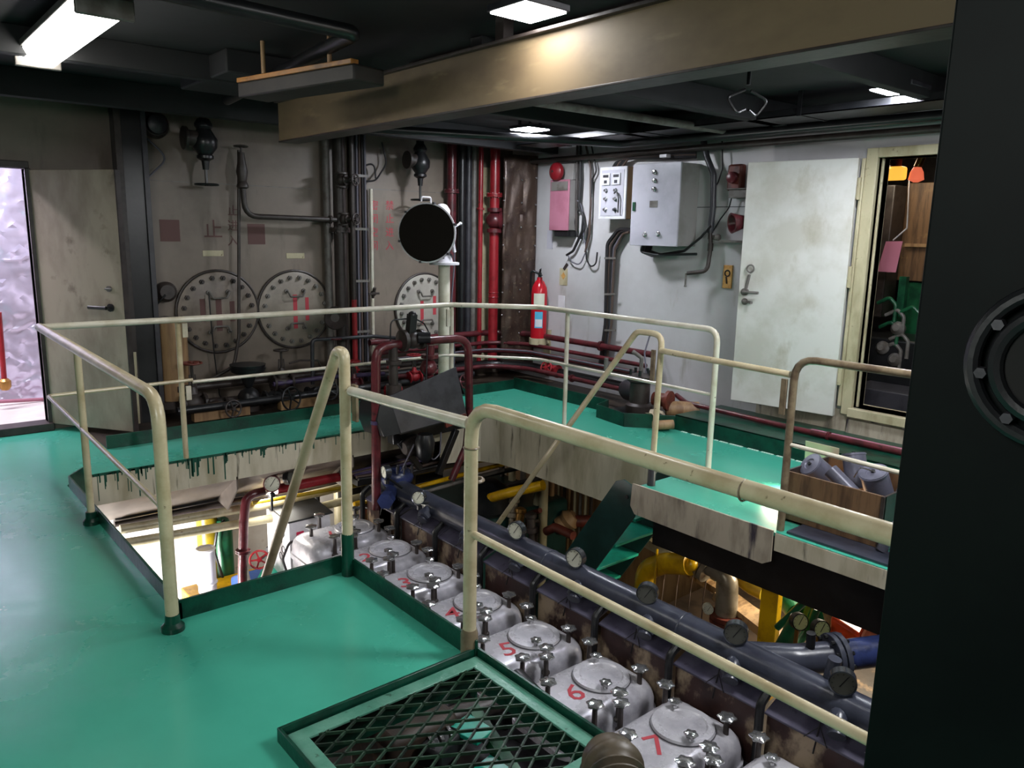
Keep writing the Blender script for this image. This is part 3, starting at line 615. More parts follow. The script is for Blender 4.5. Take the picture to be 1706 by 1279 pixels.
def rocker(k):
    y = yc(k); top = -.70
    lab = {1: 'farthest rocker cover, painted red 1, its left end face in full view',
           2: 'rocker cover painted red 2, directly right of the looped post with green foot',
           3: 'rocker cover painted red 3, behind the right upstand of the landing',
           4: 'rocker cover painted red 4, half hidden by the thick foreground post',
           5: 'rocker cover painted red 5, just right of the thick foreground post',
           6: 'rocker cover painted red 6, beside the right edge of the hatch grating',
           7: 'large near rocker cover painted red 7, right of the ribbed brown cylinder'}.get(k)
    if k == 8: lab = 'aluminium engine rocker cover cut off by the bottom edge of the photo'
    t = thing('rocker_cover', (2.72, y, -.9), lab, 'engine cover', 'rocker covers on the engine')
    mb = MB(); rings = []
    for (ins, z, rr) in [(-.006, -.895, .1), (-.006, -.865, .1), (.004, -.865, .095), (.006, -.80, .095), (.016, -.765, .09), (.036, -.738, .08), (.062, -.722, .07), (.1, -.714, .05)]:
        rings.append([(a, b, z) for a, b in rounded_rect(2.38+ins, 3.08-ins, y-.235+ins, y+.235-ins, rr)])
    loft(mb, rings); build(mb, 'cover_body', 'silver', t, ang=50)
    # raised turret and round lid
    mb = MB(); mb.lathe([(.158, -.76), (.158, -.708), (.153, -.70), (.15, -.694), (.118, -.692), (.11, -.699), (.06, -.697), (.0, -.695)], (2.84, y-.005, 0), n=36)
    lid = build(mb, 'round_lid', 'silver', t, ang=40)
    mb = MB(); mb.torus((2.84, y-.005, -.708), (0, 0, 1), .155, .004, 36, 6); build(mb, 'lid_gasket', 'darkgrey', lid)
    if k == 1:
        mb = MB(); loft(mb, [[(a, b, z) for a, b in rounded_rect(2.39, 3.05, y-.22, y+.22, .08)] for z in (-1.12, -.895)]); build(mb, 'skirt', 'silver', t, ang=50)
    for (x, dy, z0, z1) in [(2.91, .1, -.69, -.655), (2.76, -.11, -.69, -.655)]:
        mb = MB(); knob_at(mb, x, y+dy, z0, z1, .032); mb.cyl((x, y+dy, z0), (x, y+dy, z1-.02), .014); build(mb, 'lid_knob', 'chrome', lid)
    for (x, dy) in [(2.96, .2), (2.66, .235), (2.97, -.16), (2.5, .05), (2.55, -.235), (2.72, -.24)]:
        knob('hand_knob', t, x, y+dy, -.79, -.63, .043)
    if k < 8: o = text_mesh(str(k), .2, (2.63, y-.02, -.7125), (.62, -.78, 0) if 0 else (1, -.35, 0), (.35, 1, 0), 'redink', 'painted_number', t, .001)
    return t
for k in range(1, 9): rocker(k)
# manifold
t = thing('charge_air_pipe', (3.25, 3.2, -.6), 'thick blue-grey manifold pipe running along the engine beside the covers', 'pipe')
mb = MB(); mb.tube([(3.2, 5.2, -.44), (3.2, .4, -.44)], .083, 24); build(mb, 'tube', 'bluegrey', t)
for y in (4.8, 3.35, 2.3):
    mb = MB(); mb.torus((3.2, y, -.44), (0, 1, 0), .083, .005, 28, 6); build(mb, 'seam', 'bluegrey', t)
for k in range(1, 9):
    y = yc(k)-.05
    mb = MB(); mb.tube([(3.2, y, -.44), (3.12, y-.03, -.45), (3.05, y-.06, -.5)], .04, 12, .04); mb.lathe([(.055, 0), (.055, .03), (.045, .04)], (3.09, y-.05, -.46), (-.8, -.2, -.4), 6); build(mb, 'branch', 'bluegrey', t)
mb = MB(); mb.tube([(3.2, 1.95, -.44), (3.35, 1.75, -.42), (3.52, 1.63, -.41)], .075, 20, .1); build(mb, 'elbow', 'bluegrey', t)
c = V((3.52, 1.63, -.41)); dd = V((.85, -.5, .05)).normalized()
mb = MB(); mb.cyl(c-dd*.03, c-dd*.004, .115, n=28); mb.cyl(c+dd*.004, c+dd*.03, .115, n=28); build(mb, 'flange', 'bluegrey', t, .003)
mb = MB(); mb.cyl(c, c+dd*.8, .075, n=24); build(mb, 'outlet', 'bluedark', t)
mb = MB(); u, w_, _ = basis(dd)
for a in range(10):
    o_ = (u*math.cos(a*PI/5)+w_*math.sin(a*PI/5))*.1; mb.cyl(c+o_-dd*.045, c+o_+dd*.045, .01, n=6)
build(mb, 'flange_bolts', 'black', t, kind='stuff')
mb = MB(); mb.cyl((3.4, 1.7, -.38), (3.39, 1.7, -.27), .022); build(mb, 'stub', 'black', t)
mb = MB(); mb.cyl((3.24, 1.52, -.4), (3.24, 1.5, -.26), .03); build(mb, 'stub', 'bluegrey', t)
t = thing('blue_valve_housing', (3.22, 5.15, -.5), 'deep blue valve housing at the far end of the manifold pipe', 'valve')
mb = MB(); mb.ball((3.22, 5.2, -.36), .13, 14, (1.1, .8, .7)); mb.cyl((3.1, 5.1, -.42), (3.0, 5.0, -.44), .05); mb.cyl((3.02, 5.02, -.44), (2.96, 4.96, -.44), .065, n=6); build(mb, 'body', 'bluedark', t)
for i in range(6):
    mb = MB(); a = i*1.05; mb.cyl((3.24+.07*math.cos(a), 5.12+.05*math.sin(a), -.3), (3.24+.07*math.cos(a), 5.12+.05*math.sin(a), -.24), .009, n=6); build(mb, 'stud', 'darkgrey', t)
# thermometers on the manifold
def gauge(pos, nrm, R, lab, stem=None, face='dial', grp=None, rim='gaugerim', th=.045, name='pressure_gauge'):
    pos = V(pos); nrm = V(nrm).normalized(); t = thing(name, pos-V((0, 0, R)), lab, 'gauge', grp)
    u, w_, _ = basis(nrm)
    mb = MB(); mb.lathe([(R*.86, -th), (R, -th*.9), (R, .006), (R*.9, .008), (R*.9, 0), (.001, 0)], pos, nrm, 28); build(mb, 'case', rim, t)
    mb = MB(); mb.cyl(pos+nrm*.0005, pos+nrm*.003, R*.88, n=28); build(mb, 'dial', face, t)
    up = V((0, 0, 1))-nrm*nrm.z; up.normalize(); sd = up.cross(nrm)
    mb = MB(); q = pos+nrm*.0045; mb.bar(q-(up*.3+sd*.2)*R, q+(up*.6+sd*.35)*R, R*.07, .001, nrm)
    for a in range(9):
        an = -2.2+a*.55; v1 = up*math.cos(an)+sd*math.sin(an); mb.bar(q+v1*R*.68, q+v1*R*.8, R*.05, .001, nrm)
    build(mb, 'needle', 'black', t)
    if stem:
        mb = MB(); p0 = pos-nrm*th*.5; mb.tube([p0-V((0, 0, R*.9))]+[V(s) for s in stem], .011, 8, .02); mb.lathe([(.02, 0), (.02, .03)], p0-V((0, 0, R*.9+.05)), (0, 0, 1), 6); build(mb, 'stem', 'black', t)
    return t
ordn = ['far end beside the blue valve housing', 'second from the far end', 'directly right of the thick railing post', 'in front of the green stairs', 'in front of the yellow elbow', 'below the yellow post', 'nearest, beside the black door']
for (px_, X, fc, s) in zip([(640, 786), (697, 829), (859, 884), (957, 930), (1078, 990), (1226, 1056), (1404, 1138)], [2.98, 3.04]+[3.15]*5, ['dial', 'dial', 'dial', 'dial', 'dialdark', 'dialdark', 'dialdark'], range(7)):
    p = PX(*px_, X); nr = (-.95, -.25, .05) if s > 1 else ((-.95, .1, 0) if s == 0 else (-.8, -.6, .1))
    if s >= 4: nr = (-.62, -.78, .05)
    if s >= 4: nr = (-.8, -.45, .0)
    gauge(p, nr, .06 if s > 1 else .052, 'round thermometer gauge on the blue-grey manifold, ' + ordn[s], [(3.17, p.y+.01, -.4), (3.12, p.y+.02, -.48)], fc, 'gauges along the manifold', name='thermometer_gauge')
for px_, lab in [((722, 852), 'farther'), ((815, 903), 'nearer')]: pass

# ================================================================ STAIRS
t = thing('stairway', (4.05, 3.2, -.1), 'steep green steel stairs going down beside the curved cream girder', 'stairs')
sl = V((0, .66, -.95)).normalized()
for x in (3.8, 4.26):
    a = V((x, 3.2, -.02)); mb = MB()
    pn = V((0, .95, .66)).normalized()
    P = [a+V((0, -.01, -.2)), a+V((0, .0, .0)), a+V((0, .1, .03)), a+V((0, .17, 0)), a+V((0, .17, -.05))+sl*2.6, a+V((0, -.1, -.15))+sl*2.6]
    mb.prism(P, (.012, 0, 0)); build(mb, 'stringer', 'stair', t, .002)
    mb = MB(); mb.cyl((x-.012, 3.26, -.1), (x+.03, 3.26, -.1), .014, n=6); build(mb, 'bolt', 'darkgrey', t)
for i in range(9):
    z = -.24-.235*i; y = 3.3 + (-.24-z)*.66/.95
    mb = MB(); mb.box((3.812, y-.11, z-.02), (4.26, y+.11, z)); build(mb, 'tread', 'teal', t, .003)

# ================================================================ VALVES
def wheel(mb, c, ax, R, r=.008):
    mb.torus(c, ax, R, r, 24, 8); u, w_, a = basis(ax)
    for i in range(5):
        an = i*2*PI/5; mb.bar(V(c), V(c)+(u*math.cos(an)+w_*math.sin(an))*R, r*1.4, r*1.1, a)
    mb.cyl(V(c)-V(ax).normalized()*.012, V(c)+V(ax).normalized()*.012, r*2.2, n=10)
def valve(c, s, lab, m_='maroon', pax=(1, 0, 0), wax=(0, 0, 1), wm=None, wr=.09, grp=None, stemlen=.2, cat='valve'):
    c = V(c); pax = V(pax).normalized(); wax = V(wax).normalized()
    t = thing('stop_valve', c-V((0, 0, s)), lab, cat, grp)
    mb = MB(); mb.lathe([(s*.45, -s*.9), (s*.75, -s*.5), (s*.9, 0), (s*.75, s*.5), (s*.45, s*.9)], c, pax, 16); mb.lathe([(s*.7, 0), (s*.6, s*.8), (s*.8, s*.82), (s*.8, s*1.0), (s*.5, s*1.02), (s*.3, s*1.7)], c, wax, 14); bd = build(mb, 'body', m_, t)
    for sg in (-1, 1):
        mb = MB(); mb.cyl(c+pax*sg*s*.9, c+pax*sg*s*1.15, s*1.0, n=18); u, w_, _ = basis(pax)
        for i in range(6):
            o_ = (u*math.cos(i*PI/3)+w_*math.sin(i*PI/3))*s*.8; mb.cyl(c+pax*sg*s*.85+o_, c+pax*sg*s*1.25+o_, s*.1, n=6)
        build(mb, 'flange', m_, bd)
    mb = MB(); e = c+wax*(s*1.7+stemlen); mb.cyl(c+wax*s*1.2, e, s*.14, n=8)
    for sg in (-1, 1): mb.bar(c+wax*s*1.0+pax*sg*s*.4, c+wax*(s*1.5+stemlen*.6)+pax*sg*s*.25, s*.14, s*.14, (0.1, 1, 0.2))
    build(mb, 'spindle', 'sootpipe', t)
    mb = MB(); wheel(mb, e, wax, wr); build(mb, 'handwheel', wm or m_, t)
    return t

# ================================================================ BACK WALL
YW = YB
def manhole(px_, R, lab, m_, marks=(), rust=False):
    c = PY(*px_, YW); t = thing('manhole_cover', (c.x, YW, c.z-R), lab, 'manhole cover', 'round manhole covers on the back wall')
    mb = MB(); mb.lathe([(R, .002), (R, .02), (R-.012, .026), (.001, .027)], (c.x, YW, c.z), (0, -1, 0), 48); build(mb, 'plate', m_, t)
    mb = MB(); mb.torus((c.x, YW-.013, c.z), (0, 1, 0), R+.012, .012, 48, 8); build(mb, 'seat_ring', 'sootpipe' , t)
    for i in range(20):
        a = 2*PI*(i+.5)/20; x = c.x+math.cos(a)*R*.86; z = c.z+math.sin(a)*R*.86
        mb = MB(); mb.cyl((x, YW-.02, z), (x, YW-.045, z), .022, n=6); mb.cyl((x, YW-.045, z), (x, YW-.062, z), .011, n=8); build(mb, 'bolt', 'greypipe' if not rust else 'sootpipe', t)
    for sg in (1, -1):
        z = c.z+sg*R*.5; mb = MB(); mb.tube([(c.x-.085, YW-.02, z+sg*.0), (c.x-.085, YW-.07, z), (c.x-.06, YW-.07, z-sg*.05), (c.x+.06, YW-.07, z-sg*.05), (c.x+.085, YW-.07, z), (c.x+.085, YW-.02, z)], .009, 8, .015)
        mb.lathe([(.02, 0), (.02, .02)], (c.x-.085, YW-.024, z), (0, -1, 0), 8); mb.lathe([(.02, 0), (.02, .02)], (c.x+.085, YW-.024, z), (0, -1, 0), 8); build(mb, 'handle', 'greypipe', t)
    for dx, dz, wd, ht, mm in marks:
        mb = MB(); mb.box((c.x+dx-wd/2, YW-.0285, c.z+dz-ht/2), (c.x+dx+wd/2, YW-.026, c.z+dz+ht/2)); build(mb, 'painted_mark', mm, t)
    return t
MT['mhL'] = mat('manhole_paint_left', '7C7064', 0.42, col2='665A50', scale=4, bump=.1, col3='4A3C34', lo3=.6, hi3=.72, scale3=6)
MT['mhM'] = mat('manhole_paint_middle', '8E8478', 0.42, col2='7C7266', scale=4, bump=.1, col3='6A5C34', lo3=.62, hi3=.75, scale3=5)
MT['mhR'] = mat('manhole_paint_right', 'A9A49A', 0.42, col2='98928A', scale=4, bump=.1)
manhole((363, 519), .35, 'round bolted manhole cover on the back wall, leftmost, behind a hanging thin pipe', 'mhL', [(-.14, .02, .045, .2, 'darkink'), (0, -.02, .05, .3, 'darkink'), (.12, .0, .045, .18, 'darkink')], True)
manhole((490, 515), .35, 'round bolted manhole cover on the back wall, middle one, with reddish vertical marks', 'mhM', [(.0, .06, .04, .16, 'redink'), (.0, -.12, .04, .12, 'redink'), (.12, .0, .035, .22, 'redink')])
manhole((706, 512), .35, 'round bolted manhole cover on the back wall behind the searchlight pole', 'mhR', [(-.04, -.05, .04, .25, 'redink'), (.12, .02, .04, .2, 'redink')])
# lettering on the wall
sign = thing('wall_lettering', PY(636, 415, YW), 'two red columns of Chinese characters painted on the wall left of the searchlight', 'lettering')
for (col_, chars) in ((623, '密闭空间'), (649, '禁止进入')):
    for i, ch in enumerate(chars):
        p = PY(col_, 343+i*22.3, YW); text_mesh(ch, .1, (p.x, YW-.002, p.z), (1, 0, 0), (0, 0, 1), 'redink', 'character', sign)
s2 = thing('wall_lettering', PY(388, 405, YW), 'faint dark column of Chinese characters right beside the thin hanging pipe', 'lettering')
for i, ch in enumerate('止进入'):
    p = PY(388, 352+i*25, YW); text_mesh(ch, .1, (p.x, YW-.002, p.z), (1, 0, 0), (0, 0, 1), 'darkink', 'character', s2)
s3 = thing('wall_lettering', PY(355, 400, YW), 'row of large dark red stencilled blocks above the two left manhole covers', 'lettering')
p = PY(355, 384, YW); text_mesh('止', .17, (p.x, YW-.002, p.z), (1, 0, 0), (0, 0, 1), 'darkink', 'character', s3)
for x in (283, 427):
    p = PY(x, 384 if x < 300 else 390, YW); mb = MB(); mb.box((p.x-.08, YW-.003, p.z-.09), (p.x+.08, YW, p.z+.09)); build(mb, 'character', 'darkink', s3)
for x, y in ((355, 422), (492, 426)):
    p = PY(x, y, YW); mb = MB(); mb.box((p.x-.09, YW-.004, p.z-.025), (p.x+.09, YW, p.z+.025)); build(mb, 'name_plate', 'cream', bevel=.002, label='small blank pale plate above the %s manhole cover' % ('leftmost' if x < 400 else 'middle'), cat='plate')
# seams
mb = MB(); mb.box((1.9, YW-.003, 1.97), (3.6, YW, 1.975)); mb.box((4.0, YW-.003, 2.0), (5.0, YW, 2.006)); struct(mb, 'trim_14', 'greypipe', label='thin welded seam across the back wall')
# column at left & trunking
t = thing('column', (1.62, 6.75, 0), 'black steel column between the left door and the manhole covers', 'column')
p0 = PY(205, 400, 6.8); p1 = PY(248, 400, 6.8)
mb = MB(); mb.box((p0.x, 6.72, 0), (p1.x, 6.95, ZC)); build(mb, 'web', 'black', t, .006)
mb = MB(); mb.box((p0.x-.03, 6.7, 0), (p0.x+.02, 6.72, ZC)); build(mb, 'flange', 'sootpipe', t, .003)
mb = MB(); mb.box((p1.x-.03, 6.7, 0), (p1.x+.01, 6.72, ZC)); build(mb, 'flange', 'darkgrey', t, .003)
pipe('cable', 'thin pale cable looping down beside the black column', [(1.95, 6.9, 2.3), (2.1, 6.88, 2.15), (1.92, 6.86, 1.98), (1.9, 6.85, 1.2), (1.93, 6.85, .7)], .008, 'cablegrey', .08, 'cable', n=8)
for x, y, lab in ((256, 208, 'round dark wall lamp at the top left corner of the manhole wall'),):
    p = PY(x, y, YW); t = thing('bulkhead_lamp', (p.x, YW, p.z-.1), lab, 'lamp'); mb = MB(); mb.lathe([(.1, 0), (.11, .03), (.09, .06)], (p.x, YW, p.z), (0, -1, 0), 24); build(mb, 'base', 'sootpipe', t); mb = MB(); mb.lathe([(.08, .06), (.075, .1), (.03, .12)], (p.x, YW, p.z), (0, -1, 0), 20); build(mb, 'globe', 'darkgrey', t)
for x, y, lab in ((277, 486, 'upper dark round cap on the wall left of the manhole covers'), (276, 543, 'lower dark round cap on the wall left of the manhole covers')):
    p = PY(x, y, YW-.05); t = thing('round_cap', (p.x, YW, p.z-.09), lab, 'cap'); mb = MB(); mb.lathe([(.075, 0), (.085, .03), (.085, .06), (.06, .09)], (p.x, YW, p.z), (0, -1, 0), 22); build(mb, 'cap', 'sootpipe', t)
    if y < 500: mb = MB(); mb.cyl((p.x-.02, YW-.1, p.z-.02), (p.x-.14, YW-.06, p.z-.16), .008); build(mb, 'lever', 'black', t)
p = PY(276, 600, YW-.15)
t = thing('lagged_drum', (p.x, YW-.15, .1), 'tan lagged vertical drum behind the far railing post, right of the black column', 'drum')
mb = MB(); mb.lathe([(.12, .15), (.125, .17), (.125, p.z+.32), (.1, p.z+.35)], (p.x+.06, YW-.14, 0), (0, 0, 1), 24); build(mb, 'body', 'tan', t)
mb = MB(); mb.lathe([(.14, .1), (.14, .16)], (p.x, YW-.14, 0), (0, 0, 1), 20); build(mb, 'foot', 'sootpipe', t)
# vertical pipes between the manholes
def vpipe(px_, Y, r, m_, lab, z0=.1, z1=ZC, fl=(), n=12):
    x = PY(px_, 400, Y).x
    return pipe('vertical_pipe', lab, [(x, Y, z0), (x, Y, z1)], r, m_, 0, n=n, fl=[(0, (z-z0)/(z1-z0)) for z in fl])
vpipe(546, 6.88, .035, 'greypipe', 'grey soot-shadowed vertical pipe, leftmost between the manhole covers')
vpipe(567, 6.8, .06, 'sootpipe', 'thick dark sooty vertical pipe left of the wall trunking', fl=(1.6,))
x = PY(575, 400, 6.7).x
pipe('riser_pipe', 'dark riser with bright red lower half left of the wall trunking', [(x+.06, 6.66, .95), (x+.06, 6.66, ZC)], .022, 'sootpipe', 0)
pipe('riser_pipe', 'bright red short riser standing among the valves below the manhole wall', [(x+.06, 6.66, .15), (x+.06, 6.66, .95)], .026, 'red', 0, fl=((0, .15),))
t = thing('cable_trunking', (PY(600, 400, 6.85).x, 6.85, .1), 'dark ribbed vertical cable trunking beside the red Chinese lettering', 'cable trunking')
x0 = PY(588, 400, 6.85).x; x1 = PY(612, 400, 6.85).x
mb = MB(); mb.box((x0, 6.86, .1), (x1, 6.9, ZC)); build(mb, 'tray', 'darkgrey', t, .003)
for i in range(5):
    xx = x0+.02+i*(x1-x0-.04)/4; mb = MB(); mb.tube([(xx, 6.84, .1), (xx+rnd.uniform(-.006, .006), 6.84, 1.3), (xx, 6.84, ZC)], .012, 8); build(mb, 'cable', ['cable', 'cablegrey', 'cablebrown', 'cable', 'cablegrey'][i], t)
for z in (.6, 1.1, 1.6, 2.1): mb = MB(); mb.box((x0-.005, 6.82, z), (x1+.005, 6.825, z+.025)); build(mb, 'clamp', 'greypipe', t)
vpipe(619, 6.9, .018, 'railwhite', 'thin cream vertical pipe right beside the red lettering', z1=2.0)
x = PY(619, 400, 6.9).x
mb = MB(); mb.ball((x, 6.88, .98), .03); mb.bar((x-.06, 6.87, .98), (x+.06, 6.87, .98), .02, .02); mb.cyl((x, 6.9, .93), (x, 6.85, 1.04), .016); build(mb, 'small_valve', 'sootpipe', label='small dark cock on the thin cream pipe', cat='valve')
pipe('cable', 'black looped cable hanging beside the trunking under the ceiling', [(x+.12, 6.88, 2.45), (x+.16, 6.86, 2.25), (x+.03, 6.85, 2.08), (x-.1, 6.86, 2.06), (x-.12, 6.86, 2.2), (x+.02, 6.86, 2.25), (x+.04, 6.87, 2.1)], .009, 'cable', .1, 'cable', n=8)
# right cluster
vpipe(752, 6.85, .05, 'maroon', 'maroon vertical pipe immediately right of the searchlight', fl=(2.02,))
vpipe(769, 6.88, .04, 'black', 'black vertical pipe, second right of the searchlight')
vpipe(780, 6.9, .035, 'darkgrey', 'dark grey vertical pipe between the black pipe and the thin red one')
vpipe(789, 6.88, .03, 'greypipe', 'grey vertical pipe left of the thin red pipe')
vpipe(800, 6.8, .026, 'red', 'thin red vertical pipe left of the thick red fire main', fl=(1.85, .52))
t = vpipe(823, 6.75, .055, 'red', 'thick red vertical fire main with a round valve beside the brown foil panel', fl=(2.0,))
c = PY(824, 367, 6.73)
mb = MB(); mb.ball(c, .1, 16, (1, 1, .9)); mb.lathe([(.1, 0), (.1, .03), (.06, .04), (.05, .06)], c+V((.05, -.05, 0)), (.5, -.8, 0), 18); mb.cyl(c+V((0, 0, .09)), c+V((0, 0, .13)), .085); mb.cyl(c-V((0, 0, .09)), c-V((0, 0, .13)), .085)
build(mb, 'check_valve', 'maroon', t)
mb = MB(); mb.torus((t.location.x, 6.75, .95), (0, 0, 1), .056, .006, 20, 6); mb.torus((t.location.x, 6.75, .9), (0, 0, 1), .056, .006, 20, 6); build(mb, 'weld', 'red', t)
mb = MB(); x = PY(810, 400, 6.93).x; mb.box((x-.1, 6.93, .15), (x+.1, 6.95, 2.3)); build(mb, 'wall_strip', 'cream', bevel=.003, label='pale strip of wall plate between the two red pipes', cat='panel')
# foil panel
t = thing('foil_panel', (5.6, 6.6, .1), 'dark brown crumpled riveted insulation panel in the corner', 'insulation panel')
a = PY(840, 400, 6.6); b = PX(893, 400, XR-.03)
A = V((a.x, 6.62, 0)); B_ = V((XR-.03, b.y, 0)); n_ = 12; vs_ = []; fs = []; nzz = 26
for j in range(nzz+1):
    for i in range(n_+1):
        p = A.lerp(B_, i/n_); s = rnd.uniform(-.012, .012); vs_.append((p.x-.02+s, p.y-.02+s, .12+2.3*j/nzz))
for j in range(nzz):
    for i in range(n_): a_ = j*(n_+1)+i; fs.append((a_, a_+1, a_+n_+2, a_+n_+1))
mb = MB(); mb.add(vs_, fs); o = build(mb, 'sheet', 'brownfoil', t)
sm = o.modifiers.new('thick', 'SOLIDIFY'); sm.thickness = .006
for j in range(9):
    for i in (0.02, .55, .97):
        p = A.lerp(B_, i); mb = MB(); z = .25+j*.24+rnd.uniform(-.03, .03); mb.ball((p.x-.045, p.y-.045, z), .011, 8); build(mb, 'rivet', 'chrome', t)
# upper valves
def hang_valve(px_top, px_wheel, Y, lab, s=.07):
    a = PY(*px_top, Y); b = PY(*px_wheel, Y); c = V((a.x, Y, (a.z+b.z)/2+.08))
    t = thing('hanging_valve', b, lab, 'valve')
    mb = MB(); mb.lathe([(s*.6, .16), (s*.9, .12), (s*.9, .1), (s*.7, .08), (s*1.3, .0), (s*1.25, -.06), (s*.7, -.12), (s*.85, -.13), (s*.85, -.15), (s*.4, -.17), (s*.3, -.24)], c, (0, 0, 1), 18); build(mb, 'body', 'black', t)
    mb = MB(); mb.cyl(c-V((s*1.9, 0, 0)), c, s*.8); mb.cyl(c-V((s*2.1, 0, 0)), c-V((s*1.8, 0, 0)), s*1.15); build(mb, 'side_flange', 'sootpipe', t)
    mb = MB(); mb.cyl(c, V((c.x, Y, b.z)), .012, n=8); build(mb, 'spindle', 'black', t)
    mb = MB(); wheel(mb, V((c.x, Y, b.z)), (0, 0, 1), .09, .008); build(mb, 'handwheel', 'black', t)
    return t, c
tv, c = hang_valve((338, 190), (338, 307), 6.7, 'large black valve with downward handwheel high on the manhole wall, left one', .08)
pipe('valve_pipe', 'dark bent pipe feeding the high left valve from under the ceiling', [c+V((0, 0, .1)), c+V((0, 0, .42)), c+V((.25, 0, .47)), c+V((.9, 0, .45))], .035, 'sootpipe', .07)
tv, c = hang_valve((700, 230), (702, 333), 6.7, 'black valve with downward handwheel hanging above the searchlight', .075)
pipe('valve_pipe', 'dark pipe carrying the valve above the searchlight', [c+V((0, 0, .1)), c+V((0, 0, .6))], .04, 'black', .02)
a = PY(403, 282, 6.75)
t = thing('wall_valve', a-V((0, 0, .2)), 'dark valve on a bent pipe above the leftmost pair of manhole covers', 'valve')
mb = MB(); mb.lathe([(.03, -.16), (.05, -.15), (.05, -.13), (.035, -.1), (.05, -.02), (.035, .06), (.025, .14)], a, (0, 0, 1), 14); build(mb, 'body', 'sootpipe', t)
mb = MB(); wheel(mb, a+V((0, 0, .19)), (0, 0, 1), .055, .007); mb.cyl(a, a+V((0, 0, .2)), .009); build(mb, 'handwheel', 'sootpipe', t)
b = PY(413, 350, 6.75); c2 = PY(560, 366, 6.75)
pipe('elbow_pipe', 'dark pipe bending from the wall valve to the thick sooty vertical pipe', [(a.x, 6.75, a.z-.15), (a.x+.01, 6.75, c2.z+.01), (c2.x, 6.75, c2.z)], .024, 'sootpipe', .14, fl=((1, .93),))
p1 = PY(398, 250, 6.8); p2 = PY(398, 560, 6.8); p3 = PY(390, 610, 6.7); p4 = PY(330, 645, 6.7)
pipe('capillary_pipe', 'thin dark pipe hanging in front of the leftmost manhole cover', [p1, p2, p3, p4], .015, 'sootpipe', .15, n=8)
pipe('cable', 'thin black wire dangling from the handle of the leftmost manhole cover', [PY(348, 490, 6.85), PY(352, 540, 6.84), PY(357, 590, 6.84), PY(366, 660, 6.84), PY(372, 664, 6.84)], .006, 'cable', .05, 'cable', n=6)
pipe('cable', 'black cable curving down behind the far railing post', [PY(300, 540, 6.85), PY(304, 580, 6.84), PY(302, 620, 6.84), PY(306, 665, 6.84)], .009, 'cable', .05, 'cable', n=6)
for (x, y, s, lab) in ((569, 300, .06, 'dark valve body on the thick sooty pipe near the ceiling'), (573, 365, .05, 'dark coupling box on the thick sooty pipe')):
    p = PY(x, y, 6.72); valve(p, s, lab, 'sootpipe', (0, 0, 1), (.4, -1, 0), wr=.05, stemlen=.06)
p = PY(556, 528, 6.6); t = thing('wall_fan', p-V((0, 0, .12)), 'dark round siren beside the red riser just above the far railing', 'siren')
mb = MB(); mb.lathe([(.04, 0), (.09, .05), (.11, .1), (.1, .11), (.04, .06)], p, (-.3, -1, 0), 20); mb.cyl(p, p+V((.1, .1, -.05)), .03); build(mb, 'horn', 'sootpipe', t)
# searchlight
t = thing('searchlight', (4.24, 6.0, 0), 'round-drummed searchlight with black lens on a cream pole', 'searchlight')
sx = PY(740, 500, 6.0).x; zt_ = PY(738, 441, 6.0).z
mb = MB(); mb.cyl((sx, 6.0, 0), (sx, 6.0, zt_), .055, n=20); build(mb, 'pole', 'railwhite', t)
mb = MB(); mb.cyl((sx, 6.0, zt_), (sx, 6.0, zt_+.025), .14, n=32); build(mb, 'flange_plate', 'white', t, .003)
mb = MB(); mb.cyl((sx-.005, 6.0, zt_+.025), (sx-.005, 6.0, zt_+.09), .085, .07, n=24); build(mb, 'swivel_base', 'white', t, .003)
hc = PY(712, 388, 5.85); ax = V((-.72, -.62, .03)).normalized()
mb = MB(); mb.lathe([(.1, -.22), (.2, -.16), (.25, -.05), (.262, 0), (.262, .02), (.245, .025)], hc, ax, 40); dr = build(mb, 'drum', 'white', t)
mb = MB(); mb.lathe([(.25, .024), (.25, .03), (.001, .034)], hc, ax, 40); build(mb, 'lens', 'lensblack', dr)
u, w_, _ = basis(ax)
mb = MB()
for i in range(6):
    an = i*PI/3+.3; q = hc+(u*math.cos(an)+w_*math.sin(an))*.262; mb.obox(q, ax, u, w_, .06, .02, .02)
build(mb, 'clips', 'darkgrey', dr, kind='stuff')
rc = PY(738, 362, 5.98)
mb = MB(); mb.lathe([(.07, 0), (.075, .02), (.075, .14), (.05, .18), (.01, .185)], rc+V((-.05, -.04, -.06)), (.28, .3, .75), 20); build(mb, 'rear_housing', 'white', t)
mb = MB(); q = PY(750, 383, 5.9); mb.cyl(q-V((.05, 0, .02)), q+V((.1, -.02, .06)), .01); mb.ball(q+V((.1, -.02, .06)), .016, 8); mb.bar(q, q+V((.05, 0, -.2)), .03, .02); build(mb, 'tilt_lever', 'white', t)
mb = MB(); mb.tube([hc+V((-.05, .02, .27)), hc+V((-.05, .02, .31)), hc+V((.05, .02, .31)), hc+V((.05, .02, .26))], .008, 8, .02); build(mb, 'top_handle', 'white', t)
mb = MB()
for s_ in (0.0,): mb.bar((sx+.05, 5.95, zt_+.07), hc+V((.16, .06, -.05)), .03, .015)
mb.bar((sx-.08, 5.9, zt_+.08), hc+V((-.0, .12, -.22)), .05, .04); build(mb, 'yoke', 'darkgrey', t)
mb = MB(); mb.tube([PY(757, 395, 6.02), PY(757, 440, 6.08), PY(752, 500, 6.08), PY(757, 590, 6.08), (sx+.15, 6.08, .0)], .008, 8, .1); build(mb, 'power_cable', 'cablegrey', t)
